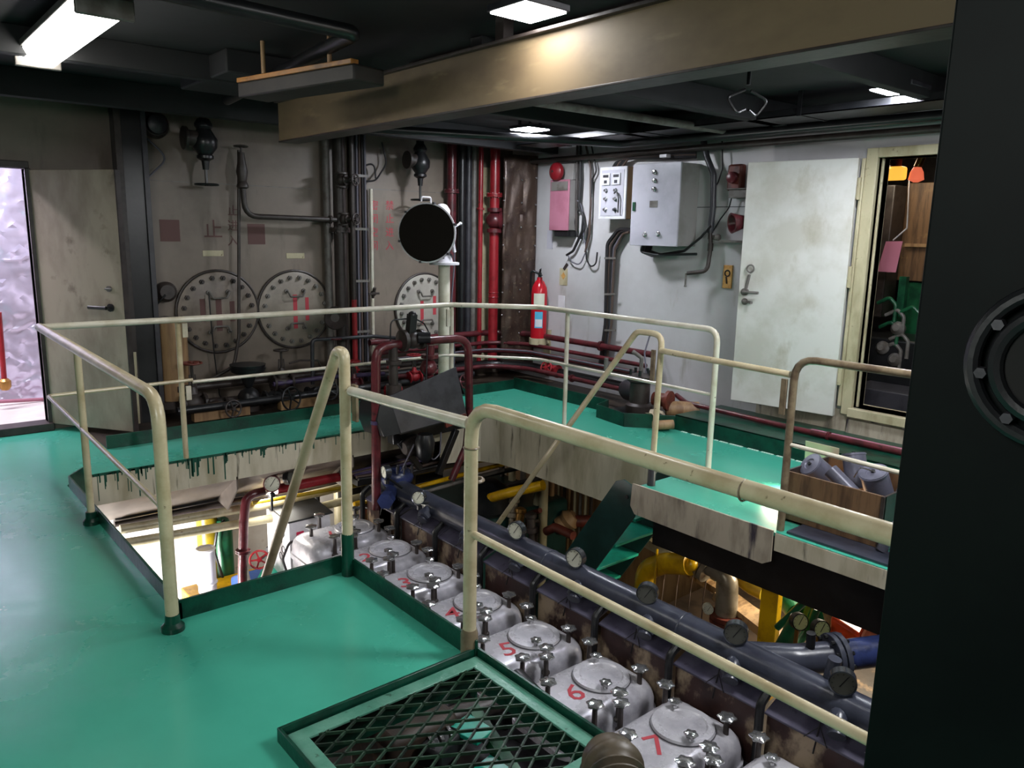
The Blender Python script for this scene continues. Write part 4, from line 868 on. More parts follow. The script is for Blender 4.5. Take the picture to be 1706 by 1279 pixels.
# ================================================================ RIGHT WALL
def wallbox(px0, px1, X0, name, m_, lab, cat, side='panelside'):
    a = PX(*px0, X0); b = PX(*px1, X0); y0, y1 = b.y, a.y; z1, z0 = a.z, b.z
    t = thing(name, (XR, (y0+y1)/2, z0), lab, cat)
    mb = MB(); mb.box((X0+.012, y0+.004, z0+.004), (XR, y1-.004, z1-.004)); build(mb, 'body', side, t, .004)
    global DOOR
    mb = MB(); mb.box((X0, y0, z0), (X0+.016, y1, z1)); DOOR = build(mb, 'door', m_, t, .004)
    return t, y0, y1, z0, z1
t, y0, y1, z0, z1 = wallbox((1055, 274), (1127, 411), 5.58, 'control_cabinet', 'panelgrey', 'large light grey control cabinet with three lamps on the right wall', 'cabinet')
X = 5.58
for (x, y) in ((1092, 287), (1092, 301), (1091, 315)):
    p = PX(x, y, X); mb = MB(); mb.lathe([(.022, 0), (.022, .008), (.014, .012), (.016, .028), (.004, .03)], p, (-1, 0, 0), 16); build(mb, 'indicator_lamp', 'chrome', DOOR)
p = PX(1089, 340, X); mb = MB(); mb.box((X-.003, p.y-.045, p.z-.03), (X, p.y+.045, p.z+.03)); build(mb, 'name_plate', 'greypipe', DOOR)
p = PX(1057, 344, X); mb = MB(); mb.box((X-.012, p.y-.015, p.z-.04), (X, p.y+.015, p.z+.04)); build(mb, 'latch', 'green', DOOR, .002)
for (x, y) in ((1075, 391), (1097, 390)):
    p = PX(x, y, X); mb = MB(); mb.lathe([(.024, 0), (.024, .01), (.012, .014), (.014, .03)], p, (-1, 0, 0), 16); build(mb, 'door_lock', 'chrome', DOOR)
mb = MB()
for i in range(5): mb.tube([(5.6+i*.03, y1-.15, z0+.01), (5.62+i*.03, y1-.1, z0-.06-.01*i), (5.66+i*.02, (y0+y1)/2, z0-.08), (5.74, y0-.1, z0-.06)], .012, 8, .05)
build(mb, 'cable_bundle', 'cable', t)
t, y0, y1, z0, z1 = wallbox((1000, 279), (1041, 365), 5.68, 'control_box', 'white', 'small white control box with two meters left of the large grey cabinet', 'control box', 'tan')
X = 5.68; ym = (y0+y1)/2; wd = y1-y0
mb = MB(); mb.box((X-.004, y0+.03, z0+.03), (X, y1-.03, z1-.03)); build(mb, 'face_plate', 'panelgrey', DOOR, .001)
for dy in (.22, -.16):
    y = ym+wd*dy
    mb = MB(); mb.box((X-.02, y-wd*.14, z1-.17), (X-.004, y+wd*.14, z1-.06)); build(mb, 'meter', 'white', DOOR, .003)
    mb = MB(); mb.box((X-.022, y-wd*.05, z1-.155), (X-.019, y+wd*.06, z1-.125)); mb.box((X-.022, y-wd*.1, z1-.1), (X-.0195, y+wd*.1, z1-.075)); build(mb, 'meter_window', 'darkgrey', DOOR)
for zz in (.22, .30, .40):
    for dy in (.22, -.14):
        y = ym+wd*dy; mb = MB(); mb.lathe([(.02, 0), (.02, .008), (.013, .012), (.013, .028), (.004, .03)], (X-.004, y, z1-zz), (-1, 0, 0), 14); build(mb, 'push_button', 'chrome' if zz < .35 or dy > 0 else 'darkgrey', DOOR)
p = V((X-.03, ym-wd*.14, z1-.25)); mb = MB(); mb.tube([p, p+V((0, -.03, .02)), p+V((0, -.06, -.04)), p+V((0, -.06, -.18))], .007, 8, .03); build(mb, 'hanging_lead', 'cable', t)
# red notice box and bell
t, y0, y1, z0, z1 = wallbox((917, 300), (946, 384), 5.7, 'notice_box', 'pink', 'wall box with faded pink notice below the red bell', 'box', 'panelside')
mb = MB(); mb.box((5.694, y0+.02, z1-.11), (5.7, y1-.02, z1-.02)); build(mb, 'header_label', 'greypipe', DOOR)
mb = MB(); mb.box((5.72, y0+.02, z0-.06), (XR, y1-.06, z0)); build(mb, 'terminal_cover', 'black', t, .003)
mb = MB(); mb.box((5.75, y0-.0, z1), (XR, y1, z1+.16)); build(mb, 'top_box', 'panelside', t, .003)
p = PX(929, 286, 5.7); t = thing('alarm_bell', (XR, p.y, p.z-.09), 'round dark red alarm bell above the pink notice box', 'bell')
mb = MB(); mb.lathe([(.085, 0), (.095, .02), (.085, .05), (.05, .075), (.001, .085)], (5.71, p.y, p.z), (-1, 0, 0), 28); build(mb, 'gong', 'bellred', t)
mb = MB(); mb.cyl((5.71, p.y, p.z), (5.85, p.y, p.z), .04); mb.cyl((5.64, p.y, p.z), (5.62, p.y, p.z), .012); build(mb, 'base', 'sootpipe', t)
# cables hanging from the ceiling on the right wall
def cab(lab, pts, X, r=.009, m_='cable', rad=.08): return pipe('cable', lab, [PX(x, y, X) for x, y in pts], r, m_, rad, 'cable', n=8)
for i, (lab, pts, r, m_) in enumerate([
    ('thick black cable dropping from the ceiling right of the pink notice box', [(967, 235), (968, 300), (965, 345), (972, 360), (970, 385), (955, 418), (944, 425)], .014, 'cable'),
    ('brown cable running straight down between the notice box and the white control box', [(975, 235), (984, 280), (984, 340), (982, 390), (975, 420)], .012, 'cablebrown'),
    ('black cable with a hanging loop ending in a plug left of the cable trunk', [(985, 240), (994, 285), (986, 300), (983, 360), (976, 410), (977, 432), (984, 445), (993, 440), (995, 420)], .008, 'cable'),
    ('grey cable coil drooping under the pink notice box', [(958, 330), (968, 340), (974, 372), (972, 395), (978, 415), (966, 442), (952, 436), (946, 425)], .007, 'cablegrey'),
    ('black cable coil beside the pink notice box', [(962, 395), (958, 370), (962, 350), (971, 352), (975, 380), (968, 398)], .009, 'cable')]):
    cab(lab, pts, 5.8, r, m_)
pipe('conduit', 'straight dark conduit on the right wall beside the notice box', [PX(962, 235, 5.8), PX(960, 385, 5.8)], .014, 'sootpipe', 0, 'conduit')
t = thing('cable_bundle', PX(1000, 612, 5.8), 'thick bundle of black and brown cables falling from the control boxes to the pump', 'cable')
for i, m_ in enumerate(['cable', 'cable', 'cablebrown', 'cable', 'cablegrey', 'cablebrown']):
    o_ = V((-.012*(i % 2), .0, 0))
    mb = MB(); mb.tube([PX(1060-i*2, 382+i, 5.72)+o_, PX(1030+i*2, 381+i*1.5, 5.8)+o_, PX(1011+i*3, 405+i*2, 5.8)+o_, PX(1009+i*2.6, 480, 5.8)+o_, PX(1008+i*2.4, 540, 5.8)+o_, PX(998+i*2.5, 612, 5.78)+o_], .013, 8, .1); build(mb, 'cable', m_, t)
for y in (430, 490, 550):
    a = PX(1007, y, 5.775); b = PX(1026, y, 5.775); mb = MB(); mb.bar(a, b, .006, .02); build(mb, 'strap', 'greypipe', t)
t = thing('cable_harness', PX(1090, 262, 5.75), 'bundle of black cables sweeping over the tops of the two control boxes', 'cable')
for i in range(6):
    mb = MB(); mb.tube([PX(1020+i*3, 280, 5.76), PX(1026+i*4, 270-i, 5.76), PX(1050+i*3, 264-i, 5.76), PX(1140, 262-i*2, 5.76), PX(1160, 262-i*2, 5.78)], .010, 8, .06); build(mb, 'cable', ['cable', 'cable', 'cablebrown'][i % 3], t)
mb = MB(); p = PX(1108, 260, 5.72); mb.box(p-V((.03, .04, .015)), p+V((.03, .04, .015))); build(mb, 'cable_tag', 'white', t, .003)
t = thing('conduit', PX(1145, 458, 5.75), 'thick dark conduit bending down the right wall from the ceiling', 'conduit')
mb = MB(); mb.tube([PX(1172, 235, 5.78), PX(1178, 262, 5.78), PX(1189, 290, 5.78), PX(1188, 345, 5.78), PX(1183, 388, 5.78)], .026, 12, .12); build(mb, 'tube', 'darkgrey', t)
mb = MB(); mb.tube([PX(1183, 385, 5.78), PX(1184, 412, 5.78), PX(1178, 452, 5.75), PX(1145, 455, 5.7)], .018, 12, .07); mb.cyl(PX(1184, 405, 5.78), PX(1183, 418, 5.78), .024); build(mb, 'lower_tube', 'sootpipe', t)
mb = MB(); p = PX(1143, 457, 5.7); mb.cyl(p+V((0, 0, .01)), p-V((0, 0, .1)), .01); mb.cyl(p-V((0, 0, .1)), p-V((0, 0, .11)), .014); build(mb, 'spout', 'chrome', t)
mb = MB(); p = PX(1190, 395, 5.8); mb.bar(p-V((0, .06, 0)), p+V((0, .06, 0)), .03, .04); mb.ball(p+V((-.02, -.05, 0)), .03, 8); build(mb, 'junction', 'greypipe', t, .004)
cab('black cable swooping from below the grey cabinet to the conduit', [(1070, 414), (1100, 424), (1140, 418), (1168, 395), (1184, 376)], 5.74, .012)
cab('thin black cable from the ceiling behind the thick conduit', [(1203, 235), (1204, 280), (1196, 305), (1190, 312)], 5.8, .006)
cab('thin black wire between the small red box and the conduit', [(1222, 316), (1215, 345), (1200, 365), (1188, 385)], 5.8, .006)
cab('thin black wire hanging from the maroon horn', [(1242, 362), (1254, 380), (1248, 420), (1238, 447)], 5.78, .006)
p = PX(1226, 296, 5.8); t = thing('signal_lamp_box', (XR, p.y, p.z-.08), 'small dark red lamp box high on the right wall', 'signal lamp')
mb = MB(); mb.box((5.77, p.y-.07, p.z-.11), (XR, p.y+.07, p.z+.11)); build(mb, 'housing', 'redrust', t, .02)
mb = MB(); mb.lathe([(.05, 0), (.045, .03), (.02, .04)], (5.77, p.y+.01, p.z), (-1, 0, 0), 18); build(mb, 'lens', 'maroon', t)
p = PX(1238, 320, 5.8); mb = MB(); mb.box((5.74, p.y-.1, p.z-.05), (XR, p.y+.1, p.z+.02)); mb.box((5.72, p.y-.12, p.z+.02), (XR, p.y+.12, p.z+.03))
build(mb, 'wall_shelf_box', 'greypipe', bevel=.004, label='small grey box with lid just below the dark red lamp box', cat='box')
p = PX(1236, 370, 5.68); t = thing('alarm_horn', (XR, p.y, p.z-.12), 'maroon alarm horn on the right wall beside the open pale door', 'horn')
mb = MB(); mb.lathe([(.03, -.06), (.05, -.03), (.075, .06), (.085, .09), (.07, .09), (.04, .04)], p, (-.75, .45, -.1), 24); build(mb, 'bell_mouth', 'maroon', t)
mb = MB(); mb.box(p+V((.0, -.14, -.1)), p+V((.17, -.02, .13))); build(mb, 'housing', 'redrust', t, .03)
mb = MB(); mb.box(p+V((.05, -.05, -.17)), p+V((.17, .25, -.15))); build(mb, 'shelf_bracket', 'greypipe', t)
p = PX(1211, 461, 5.83); t = thing('warning_plate', (XR, p.y, p.z-.09), 'worn orange plate with black marks beneath the maroon horn', 'sign')
mb = MB(); mb.box((5.835, p.y-.045, p.z-.1), (XR, p.y+.045, p.z+.1)); build(mb, 'plate', 'orangesign', t, .003)
mb = MB(); mb.torus((5.832, p.y, p.z+.03), (1, 0, 0), .025, .006, 14, 6); mb.bar((5.832, p.y, p.z-.06), (5.832, p.y+.01, p.z), .008, .01); build(mb, 'mark', 'cable', t)
p = PX(938, 461, 5.84); t = thing('warning_label', (XR, p.y, p.z-.07), 'small cream label with orange flame diamond right of the fire extinguisher', 'sign')
mb = MB(); mb.box((5.846, p.y-.06, p.z-.09), (XR, p.y+.06, p.z+.09)); build(mb, 'sheet', 'cream', t)
mb = MB(); mb.prism([(5.845, p.y, p.z+.05), (5.845, p.y-.035, p.z+.01), (5.845, p.y, p.z-.03), (5.845, p.y+.035, p.z+.01)], (-.002, 0, 0)); build(mb, 'diamond', 'orangesign', t)
mb = MB(); mb.bar((5.84, p.y-.06, p.z+.14), (5.84, p.y-.01, p.z+.08), .01, .03); build(mb, 'hook', 'sootpipe', t)
for (x, y, sy, sz, m_, lab) in ((935, 503, .05, .07, 'white', 'small white paper label right of the fire extinguisher, below the orange one'), (916, 399, .045, .1, 'panelgrey', 'small bluish white label directly below the pink notice box')):
    p = PX(x, y, 5.845); mb = MB(); mb.box((5.846, p.y-sy, p.z-sz), (5.85, p.y+sy, p.z+sz)); build(mb, 'paper_label', m_, label=lab, cat='label')
# fire extinguisher
p = PX(898, 510, 5.7); ex, ey = 5.7, p.y; zb = PX(895, 565, 5.7).z; zt_ = PX(902, 462, 5.7).z
t = thing('fire_extinguisher', (ex, ey, zb-.06), 'red fire extinguisher with black hose standing on a wall bracket in the corner', 'fire extinguisher')
hh = zt_-zb
mb = MB(); mb.lathe([(.07, 0), (.088, .015), (.088, hh*.76), (.08, hh*.84), (.05, hh*.93), (.03, hh*.96), (.028, hh)], (ex, ey, zb), (0, 0, 1), 28); build(mb, 'cylinder', 'redext', t)
mb = MB(); mb.cyl((ex, ey, zt_), (ex, ey, zt_+.05), .02); mb.bar((ex, ey, zt_+.05), (ex-.08, ey-.1, zt_+.1), .02, .01); mb.bar((ex, ey, zt_+.03), (ex-.08, ey-.12, zt_+.03), .02, .01); build(mb, 'valve_head', 'black', t)
mb = MB(); mb.tube([(ex, ey, zt_+.03), (ex-.07, ey+.06, zt_+.08), (ex-.03, ey+.11, zt_-.1), (ex, ey+.1, zb+.25)], .013, 10, .08); build(mb, 'hose', 'black', t)
dirc = V((-ex, -ey, 0)).normalized()
for z0_, z1_, m_, wd in ((hh*.55, hh*.75, 'dial', .7), (hh*.2, hh*.46, 'cyan', .5), (hh*.22, hh*.34, 'white', .42)):
    mb = MB(); n = 8; vs_ = []; a0 = math.atan2(dirc.y, dirc.x)
    rr = .0895 if m_ != 'white' else .0905
    for i in range(n+1):
        a = a0-wd+2*wd*i/n
        for z in (z0_, z1_): vs_.append((ex+rr*math.cos(a), ey+rr*math.sin(a), zb+z))
    mb.add(vs_, [(2*i, 2*i+2, 2*i+3, 2*i+1) for i in range(n)]); build(mb, 'label', m_, t)
mb = MB(); mb.cyl((ex, ey, zb-.05), (ex, ey, zb+.02), .1, n=28)
mb.box((ex, ey-.04, zb-.05), (XR, ey+.04, zb-.03)); mb.box((XR-.02, ey-.05, zb-.4), (XR, ey+.05, zb+.1)); build(mb, 'bracket', 'cream', t, .002)

# ================================================================ PIPES AT THE FOOT OF THE WALLS
def run(lab, z, off, r, m_='maroon', x0=1.9, y1=4.7, fl=()):
    return pipe('foot_pipe', lab, [(3.9, YB-.15-off, z), (XR-.35-off*1.0, YB-.15-off, z), (XR-.12-off, YB-.5-off, z), (XR-.12-off, y1, z)], r, m_, .3, fl=fl)
run('upper maroon pipe curving along the corner above the green curb', .5, .0, .032, fl=((2, .62),))
run('second maroon pipe curving along the corner, thinner', .40, .08, .022)
run('third maroon pipe curving along the corner', .33, .16, .026, 'maroon')
run('dark thick pipe lying lowest in the corner behind the curb', .16, .1, .05, 'black')
run('lowest front maroon pipe with a flange just above the curb', .2, .36, .024, fl=((2, .45),), y1=4.55)
run('thin dark line running between the maroon pipes in the corner', .36, .25, .01, 'cablegrey')
p = PX(921, 617, 5.6); valve(p, .07, 'red valve on the maroon pipes right of the extinguisher bracket', 'red', (0, 1, 0), (-.8, -.3, .3), wr=.06, stemlen=.05)
pipe('foot_pipe', 'dark purple pipe leading from the pump along the curb to the right doorway', [(5.62, 4.3, .19), (5.5, 4.1, .17), (5.5, 3.0, .155), (5.5, .8, .155)], .022, 'maroon', .1, fl=((2, .1),))
pipe('drain_pipe', 'pinkish red pipe lying on the curb below the right doorway', [(5.56, 2.95, .15), (5.56, .9, .15)], .02, 'pink', 0)
# pump in its tray
t = thing('transfer_pump', (5.3, 4.35, .02), 'dark oily pump with brown body in the green tray under the cable bundle', 'pump')
mb = MB(); mb.box((5.05, 4.2, .01), (5.45, 4.7, .05)); build(mb, 'base', 'black', t, .01)
mb = MB(); mb.lathe([(.1, 0), (.12, .03), (.12, .1), (.09, .12), (.09, .3), (.12, .32), (.12, .36), (.06, .38)], (5.25, 4.42, .03), (0, 0, 1), 22); build(mb, 'body', 'sootpipe', t)
mb = MB(); mb.lathe([(.05, 0), (.09, .02), (.1, .2), (.08, .26)], (5.35, 4.5, .2), (.3, .9, 0), 20); build(mb, 'motor', 'darkgrey', t)
mb = MB(); mb.lathe([(.06, 0), (.06, .12), (.09, .13), (.09, .16)], (5.3, 4.3, .2), (.2, -1, 0), 16); build(mb, 'outlet', 'redrust', t)
for i in range(5):
    a = i*1.25; mb = MB(); mb.cyl((5.25+.09*math.cos(a), 4.42+.09*math.sin(a), .4), (5.25+.09*math.cos(a), 4.42+.09*math.sin(a), .45), .014, n=6); build(mb, 'stud', 'black', t)
mb = MB(); mb.tube([(5.25, 4.42, .42), (5.25, 4.42, .55), (5.22, 4.5, .6)], .018, 8, .03); mb.cyl((5.12, 4.72, .4), (5.12, 4.72, .52), .02); build(mb, 'oil_cup', 'greypipe', t)
mb = MB(); mb.tube([(5.3, 4.4, .4), (5.5, 4.6, .55), (5.75, 4.75, .7)], .008, 6, .1); build(mb, 'lead', 'cablegrey', t)
mb = MB(); mb.cyl((5.0, 4.05, .05), (5.14, 3.95, .06), .04); mb.cyl((5.35, 4.2, .12), (5.55, 4.0, .12), .07, n=14); build(mb, 'rag_and_can', 'tan', label='brown lagged pipe stub lying in the pump tray', cat='pipe stub')
t = thing('crumpled_rag', (5.12, 4.12, .1), 'crumpled pale rag stuck in the green pump tray', 'rag')
mb = MB(); vs_ = []
for i in range(7):
    for j in range(5): vs_.append((5.05+.02*i+rnd.uniform(-.01, .01), 4.07+.025*j+rnd.uniform(-.01, .01), .1+rnd.uniform(0, .06)))
mb.add(vs_, [(i*5+j, i*5+j+1, (i+1)*5+j+1, (i+1)*5+j) for i in range(6) for j in range(4)]); o = build(mb, 'rag_cloth', 'card', t)
o.modifiers.new('thick', 'SOLIDIFY').thickness = .003
# valves and pipes under the manholes, behind the curb
def vlow(px_, Y, s, lab, m_, wm=None, wax=(0, 0, 1), pax=(1, 0, 0), wr=.07, sl=.12):
    return valve(PY(*px_, Y), s, lab, m_, pax, wax, wm, wr, 'valves along the foot of the back wall', sl)
vlow((323, 672), 6.6, .085, 'brown valve with a red handwheel near the far railing post', 'sootpipe', 'redrust', wr=.08, sl=.2)
vlow((362, 678), 6.55, .075, 'dark valve lying right of the red handwheel', 'sootpipe', wax=(.2, -1, .1), wr=.07)
vlow((470, 637), 6.6, .08, 'dark valve with high T-shaped wheel below the middle manhole cover', 'sootpipe', wr=.06, sl=.16)
vlow((455, 662), 6.5, .07, 'dark round valve right of the black funnel', 'black', wax=(.3, -1, .1), wr=.1)
vlow((525, 655), 6.5, .07, 'black valve behind the looped stair handrail', 'black', wax=(.1, -1, .3), wr=.09)
vlow((590, 640), 6.5, .06, 'red-wheeled small valve right of the looped stair handrail', 'maroon', 'red', wr=.06)
vlow((560, 600), 6.6, .05, 'maroon small valve high beside the bright red riser', 'maroon', wr=.05)
vlow((610, 675), 6.4, .08, 'thick black valve left of the maroon pipe frame', 'black', wax=(-.2, -1, .2), wr=.1)
vlow((655, 650), 6.3, .06, 'maroon valve seen through the maroon pipe frame, left', 'red', wr=.06)
vlow((690, 628), 6.4, .06, 'red flange valve seen through the maroon pipe frame, middle', 'red', wr=.07)
vlow((755, 640), 6.3, .06, 'maroon valve behind the right leg of the pipe frame', 'maroon', wax=(0, -1, .3), wr=.07)
t = thing('funnel', PY(413, 690, 6.5), 'black ribbed funnel above a shiny bulb near the foot of the back wall', 'funnel')
c = PY(413, 618, 6.5)
mb = MB(); mb.lathe([(.03, -.14), (.07, -.04), (.14, 0), (.15, .03), (.14, .03), (.15, .06), (.13, .06)], c, (0, 0, 1), 26); build(mb, 'cone', 'black', t)
mb = MB(); mb.ball(c-V((0, 0, .25)), .1, 18, (1, 1, 1.1)); build(mb, 'bulb', 'black', t)
mb = MB(); mb.cyl((c.x, 6.5, .05), (c.x, 6.5, c.z-.3), .09); build(mb, 'base', 'sootpipe', t)
pipe('foot_pipe', 'brown pipe running below the leftmost manhole cover', [PY(330, 670, 6.62), PY(500, 655, 6.62)], .028, 'sootpipe', 0)
pipe('foot_pipe', 'purple-sheened pipe, upper one, left of the looped stair handrail', [PY(455, 640, 6.55), PY(545, 628, 6.55), PY(640, 622, 6.55)], .022, 'purple', .05)
pipe('foot_pipe', 'purple-sheened pipe, lower one, left of the looped stair handrail', [PY(455, 664, 6.5), PY(560, 650, 6.5), PY(660, 640, 6.5)], .024, 'purple', .05)
pipe('foot_pipe', 'long black pipe resting above the curb at the back wall', [(1.9, 6.4, .14), (4.9, 6.4, .14)], .035, 'black', 0)
pipe('foot_pipe', 'sooty pipe close to the back wall under the manhole covers', [(2.0, 6.7, .26), (5.0, 6.7, .26)], .03, 'sootpipe', 0)
pipe('foot_pipe', 'second maroon pipe behind the maroon frame along the back wall', [PY(640, 660, 6.3), PY(790, 650, 6.3)], .022, 'maroon', 0)
pipe('sounding_pipe', 'dark bluish horizontal pipe with a drop leg below the middle manhole cover', [PY(521, 640, 6.6), PY(520, 566, 6.6), PY(620, 560, 6.6), PY(700, 566, 6.6)], .018, 'darkgrey', .04)
pipe('small_pipe', 'thin wavy line linking the valves below the middle manhole cover', [PY(482, 605, 6.6), PY(500, 600, 6.6), PY(530, 600, 6.6), PY(535, 612, 6.6)], .009, 'sootpipe', .03)
mb = MB(); p = PY(365, 690, 6.45); mb.box(p-V((.22, .05, .03)), p+V((.25, .03, .1))); build(mb, 'cardboard_piece', 'tan', bevel=.004, label='tan box lying low under the leftmost manhole cover', cat='box')
mb = MB(); p = PY(500, 672, 6.4); mb.box(p-V((.2, .05, .03)), p+V((.2, .03, .05))); build(mb, 'cardboard_piece', 'plank', bevel=.004, label='flat tan piece lying low behind the looped stair handrail', cat='box')
mb = MB(); p = PY(243, 640, 6.6); mb.cyl((p.x-.1, 6.55, .05), (p.x-.08, 6.6, .62), .025); build(mb, 'standing_rod', 'cream', label='pale pipe stub standing at the foot of the black column', cat='pipe stub')
# ================================================================ CENTRAL PIPE FRAME WITH OIL TRAY
Yf = 5.1
t = thing('valve_arch', PY(627, 850, Yf), 'maroon inverted U pipe frame with valves, holding a black tray', 'pipe frame')
mb = MB(); mb.tube([PY(627, 848, Yf), PY(626, 577, Yf), PY(690, 572, Yf)], .036, 16, .12); build(mb, 'left_pipe', 'maroon', t)
mb = MB(); mb.tube([PY(700, 568, Yf), PY(780, 563, Yf), PY(782, 690, Yf)], .034, 16, .14); mb.tube([PY(782, 690, Yf), PY(776, 745, Yf), PY(752, 800, Yf)], .03, 14, .1); build(mb, 'right_pipe', 'maroon', t)
mb = MB(); mb.tube([PY(655, 578, Yf), PY(656, 700, Yf)], .036, 14); mb.cyl(PY(656, 640, Yf), PY(656, 664, Yf), .06); mb.cyl(PY(656, 600, Yf), PY(656, 606, Yf), .06); build(mb, 'branch_pipe', 'sootpipe', t)
mb = MB(); mb.tube([PY(717, 575, Yf), PY(715, 650, Yf)], .034, 14); mb.ball(PY(714, 612, Yf), .07); mb.cyl(PY(716, 590, Yf), PY(716, 596, Yf), .07); build(mb, 'branch_valve', 'maroon', t)
c = PY(687, 566, Yf-.02)
mb = MB(); mb.cyl(c-V((.1, 0, 0)), c-V((.07, 0, 0)), .085); mb.ball(c, .07, 14); mb.cyl(c+V((.06, 0, 0)), c+V((.09, 0, 0)), .08); build(mb, 'main_valve', 'sootpipe', t)
mb = MB(); mb.bar(c+V((-.02, 0, .02)), c+V((.0, 0, .2)), .06, .06); mb.ball(c+V((0.0, 0, .19)), .035); mb.cyl(c+V((.02, -.05, .02)), c+V((.1, -.1, .02)), .045); build(mb, 'actuator', 'black', t)
mb = MB(); mb.tube([PY(650, 575, Yf), PY(651, 533, Yf), PY(690, 530, Yf), PY(706, 538, Yf), PY(714, 552, Yf), PY(714, 575, Yf)], .006, 8, .05); build(mb, 'capillary', 'black', t)
mb = MB(); mb.cyl(PY(628, 700, Yf), PY(628, 706, Yf), .05); mb.tube([PY(640, 665, Yf+.1), PY(640, 667, Yf+.1), PY(705, 652, Yf+.1)], .02, 10); build(mb, 'cross_pipe', 'purple', t)
mb = MB(); a = PY(640, 720, Yf); mb.tube([PY(712, 575, Yf-.05), PY(710, 640, Yf-.06), PY(711, 700, Yf-.1)], .006, 8); build(mb, 'wire', 'cable', t)
mb = MB(); mb.prism([PY(628, 700, Yf+.02), PY(790, 690, Yf+.02), PY(790, 697, Yf+.02), PY(628, 712, Yf+.02)], (0, .05, 0)); build(mb, 'cross_bar', 'black', t)
t = thing('oil_tray', PY(690, 745, Yf-.1), 'large black sheet metal tray hanging tilted inside the maroon pipe frame', 'tray')
A, B_, C_, D_ = PY(648, 660, Yf-.08), PY(760, 611, Yf-.08), PY(778, 692, Yf-.12), PY(668, 722, Yf-.16)
mb = MB(); mb.prism([A, B_, C_, D_], (.0, .012, 0)); build(mb, 'front_sheet', 'darkgrey', t, .003)
mb = MB(); mb.prism([A, D_, PY(640, 728, Yf-.1), PY(628, 700, Yf-.05), PY(632, 676, Yf-.04)], (0, .3, -.02)); build(mb, 'side_sheet', 'black', t, .003)
mb = MB(); mb.prism([C_, D_, D_+V((0, .35, -.04)), C_+V((0, .35, -.04))], (0, 0, -.008)); build(mb, 'bottom_sheet', 'black', t)
mb = MB(); mb.lathe([(.02, -.18), (.07, -.12), (.08, 0), (.06, .06)], PY(708, 735, Yf-.05), (0, 0, 1), 16); build(mb, 'drain_pot', 'black', t)
mb = MB(); mb.bar(PY(742, 706, Yf-.14), PY(776, 694, Yf-.14), .02, .06); build(mb, 'bracket', 'redrust', t)
mb = MB(); mb.tube([PY(690, 740, Yf), PY(668, 785, Yf)], .006, 6); build(mb, 'wire', 'cablegrey', t); mb = MB(); mb.tube([PY(735, 720, Yf), PY(733, 755, Yf), PY(722, 768, Yf), PY(714, 755, Yf)], .006, 6, .04); build(mb, 'wire', 'cablegrey', t)
pm = PY(752, 628, Yf+.05); mb = MB(); mb.cyl(pm+V((.05, 0, 0)), PY(772, 655, Yf+.1), .012); build(mb, 'tilt_rod', 'black', t)

# ================================================================ CRATE OF FILTERS
XC0, XC1, YC0, YC1, HC = 4.0, 4.48, 1.68, 2.26, .3
t = thing('wooden_crate', (4.24, 1.95, 0), 'open worn plywood crate full of grey filter cans on the right walkway', 'crate')
for nm, a, b, mm in [('front_board', (XC0, YC0, .005), (XC0+.014, YC1, HC), 'wood'), ('back_board', (XC1, YC0, .005), (XC1+.014, YC1, HC), 'wood'), ('side_board', (XC0, YC1-.014, .005), (XC1, YC1, HC), 'sootpipe'), ('side_board', (XC0, YC0, .005), (XC1, YC0+.014, HC), 'sootpipe'), ('bottom_board', (XC0, YC0, .005), (XC1, YC1, .018), 'wood')]:
    mb = MB(); mb.box(a, b); build(mb, nm, mm, t, .002)
for y in (YC0, YC1-.02): mb = MB(); mb.box((XC0-.006, y, .005), (XC0, y+.02, HC)); build(mb, 'corner_batten', 'sootpipe', t, .002)
def can(c, ax, R, L, lab, hd=True):
    c = V(c); ax = V(ax).normalized(); t = thing('filter_can', c, lab, 'filter', 'filter cans in the wooden crate')
    mb = MB(); mb.lathe([(R*.95, 0), (R, .01), (R, L-.01), (R*1.06, L-.008), (R*1.06, L)], c, ax, 26); build(mb, 'can', 'filter', t)
    mb = MB(); mb.lathe([(R*.98, L-.002), (R*.98, L+.004), (R*.5, L+.006), (R*.45, L-.0), (R*.12, L+.002)], c, ax, 26); build(mb, 'end_cap', 'filter', t)
    mb = MB(); mb.cyl(c+ax*L, c+ax*(L+.012), R*.16); build(mb, 'centre_hole', 'black', t)
    return t
can((4.3, 2.12, .2), (-.45, .25, .4), .07, .2, 'filter can tilted toward the far left corner of the crate, round end up')
can((4.33, 1.98, .2), (.1, .2, .6), .065, .2, 'filter can standing upright at the back of the crate')
can((4.3, 1.82, .16), (-.35, .1, .7), .075, .22, 'filter can with round end up at the near end of the crate')
can((4.4, 1.74, .2), (.1, -.2, .6), .06, .18, 'filter can in the crate next to the black door edge')
mb = MB(); mb.tube([(4.12, 2.05, .33), (4.12, 1.86, .2)], .042, 16); build(mb, 'filter_tube', 'filter', label='long thin grey tube lying slantwise across the crate', cat='tube', group='filter cans in the wooden crate')
mb = MB(); mb.tube([(4.2, 1.95, .3), (4.15, 1.9, .38), (4.2, 1.83, .36), (4.22, 1.86, .28)], .004, 6, .02); build(mb, 'wire_handle', 'chrome', label='bent wire handle sticking out between the filter cans', cat='handle')
mb = MB(); mb.prism([(4.5, 2.42, .36), (4.5, 2.2, .36), (4.52, 2.2, .1), (4.52, 2.42, .1)], (.005, 0, 0)); build(mb, 'cardboard_sheet', 'card', label='cardboard sheet standing behind the wooden crate', cat='cardboard')
mb = MB(); mb.prism([(4.2, 2.4, .004), (4.28, 2.28, .004), (4.02, 2.28, .004)], (0, 0, .006)); mb.prism([(4.15, 2.45, .004), (4.22, 2.42, .004), (4.18, 2.36, .004)], (0, 0, .012)); build(mb, 'cardboard_scrap', 'card', label='flat cardboard scrap on the green walkway left of the crate', cat='cardboard')
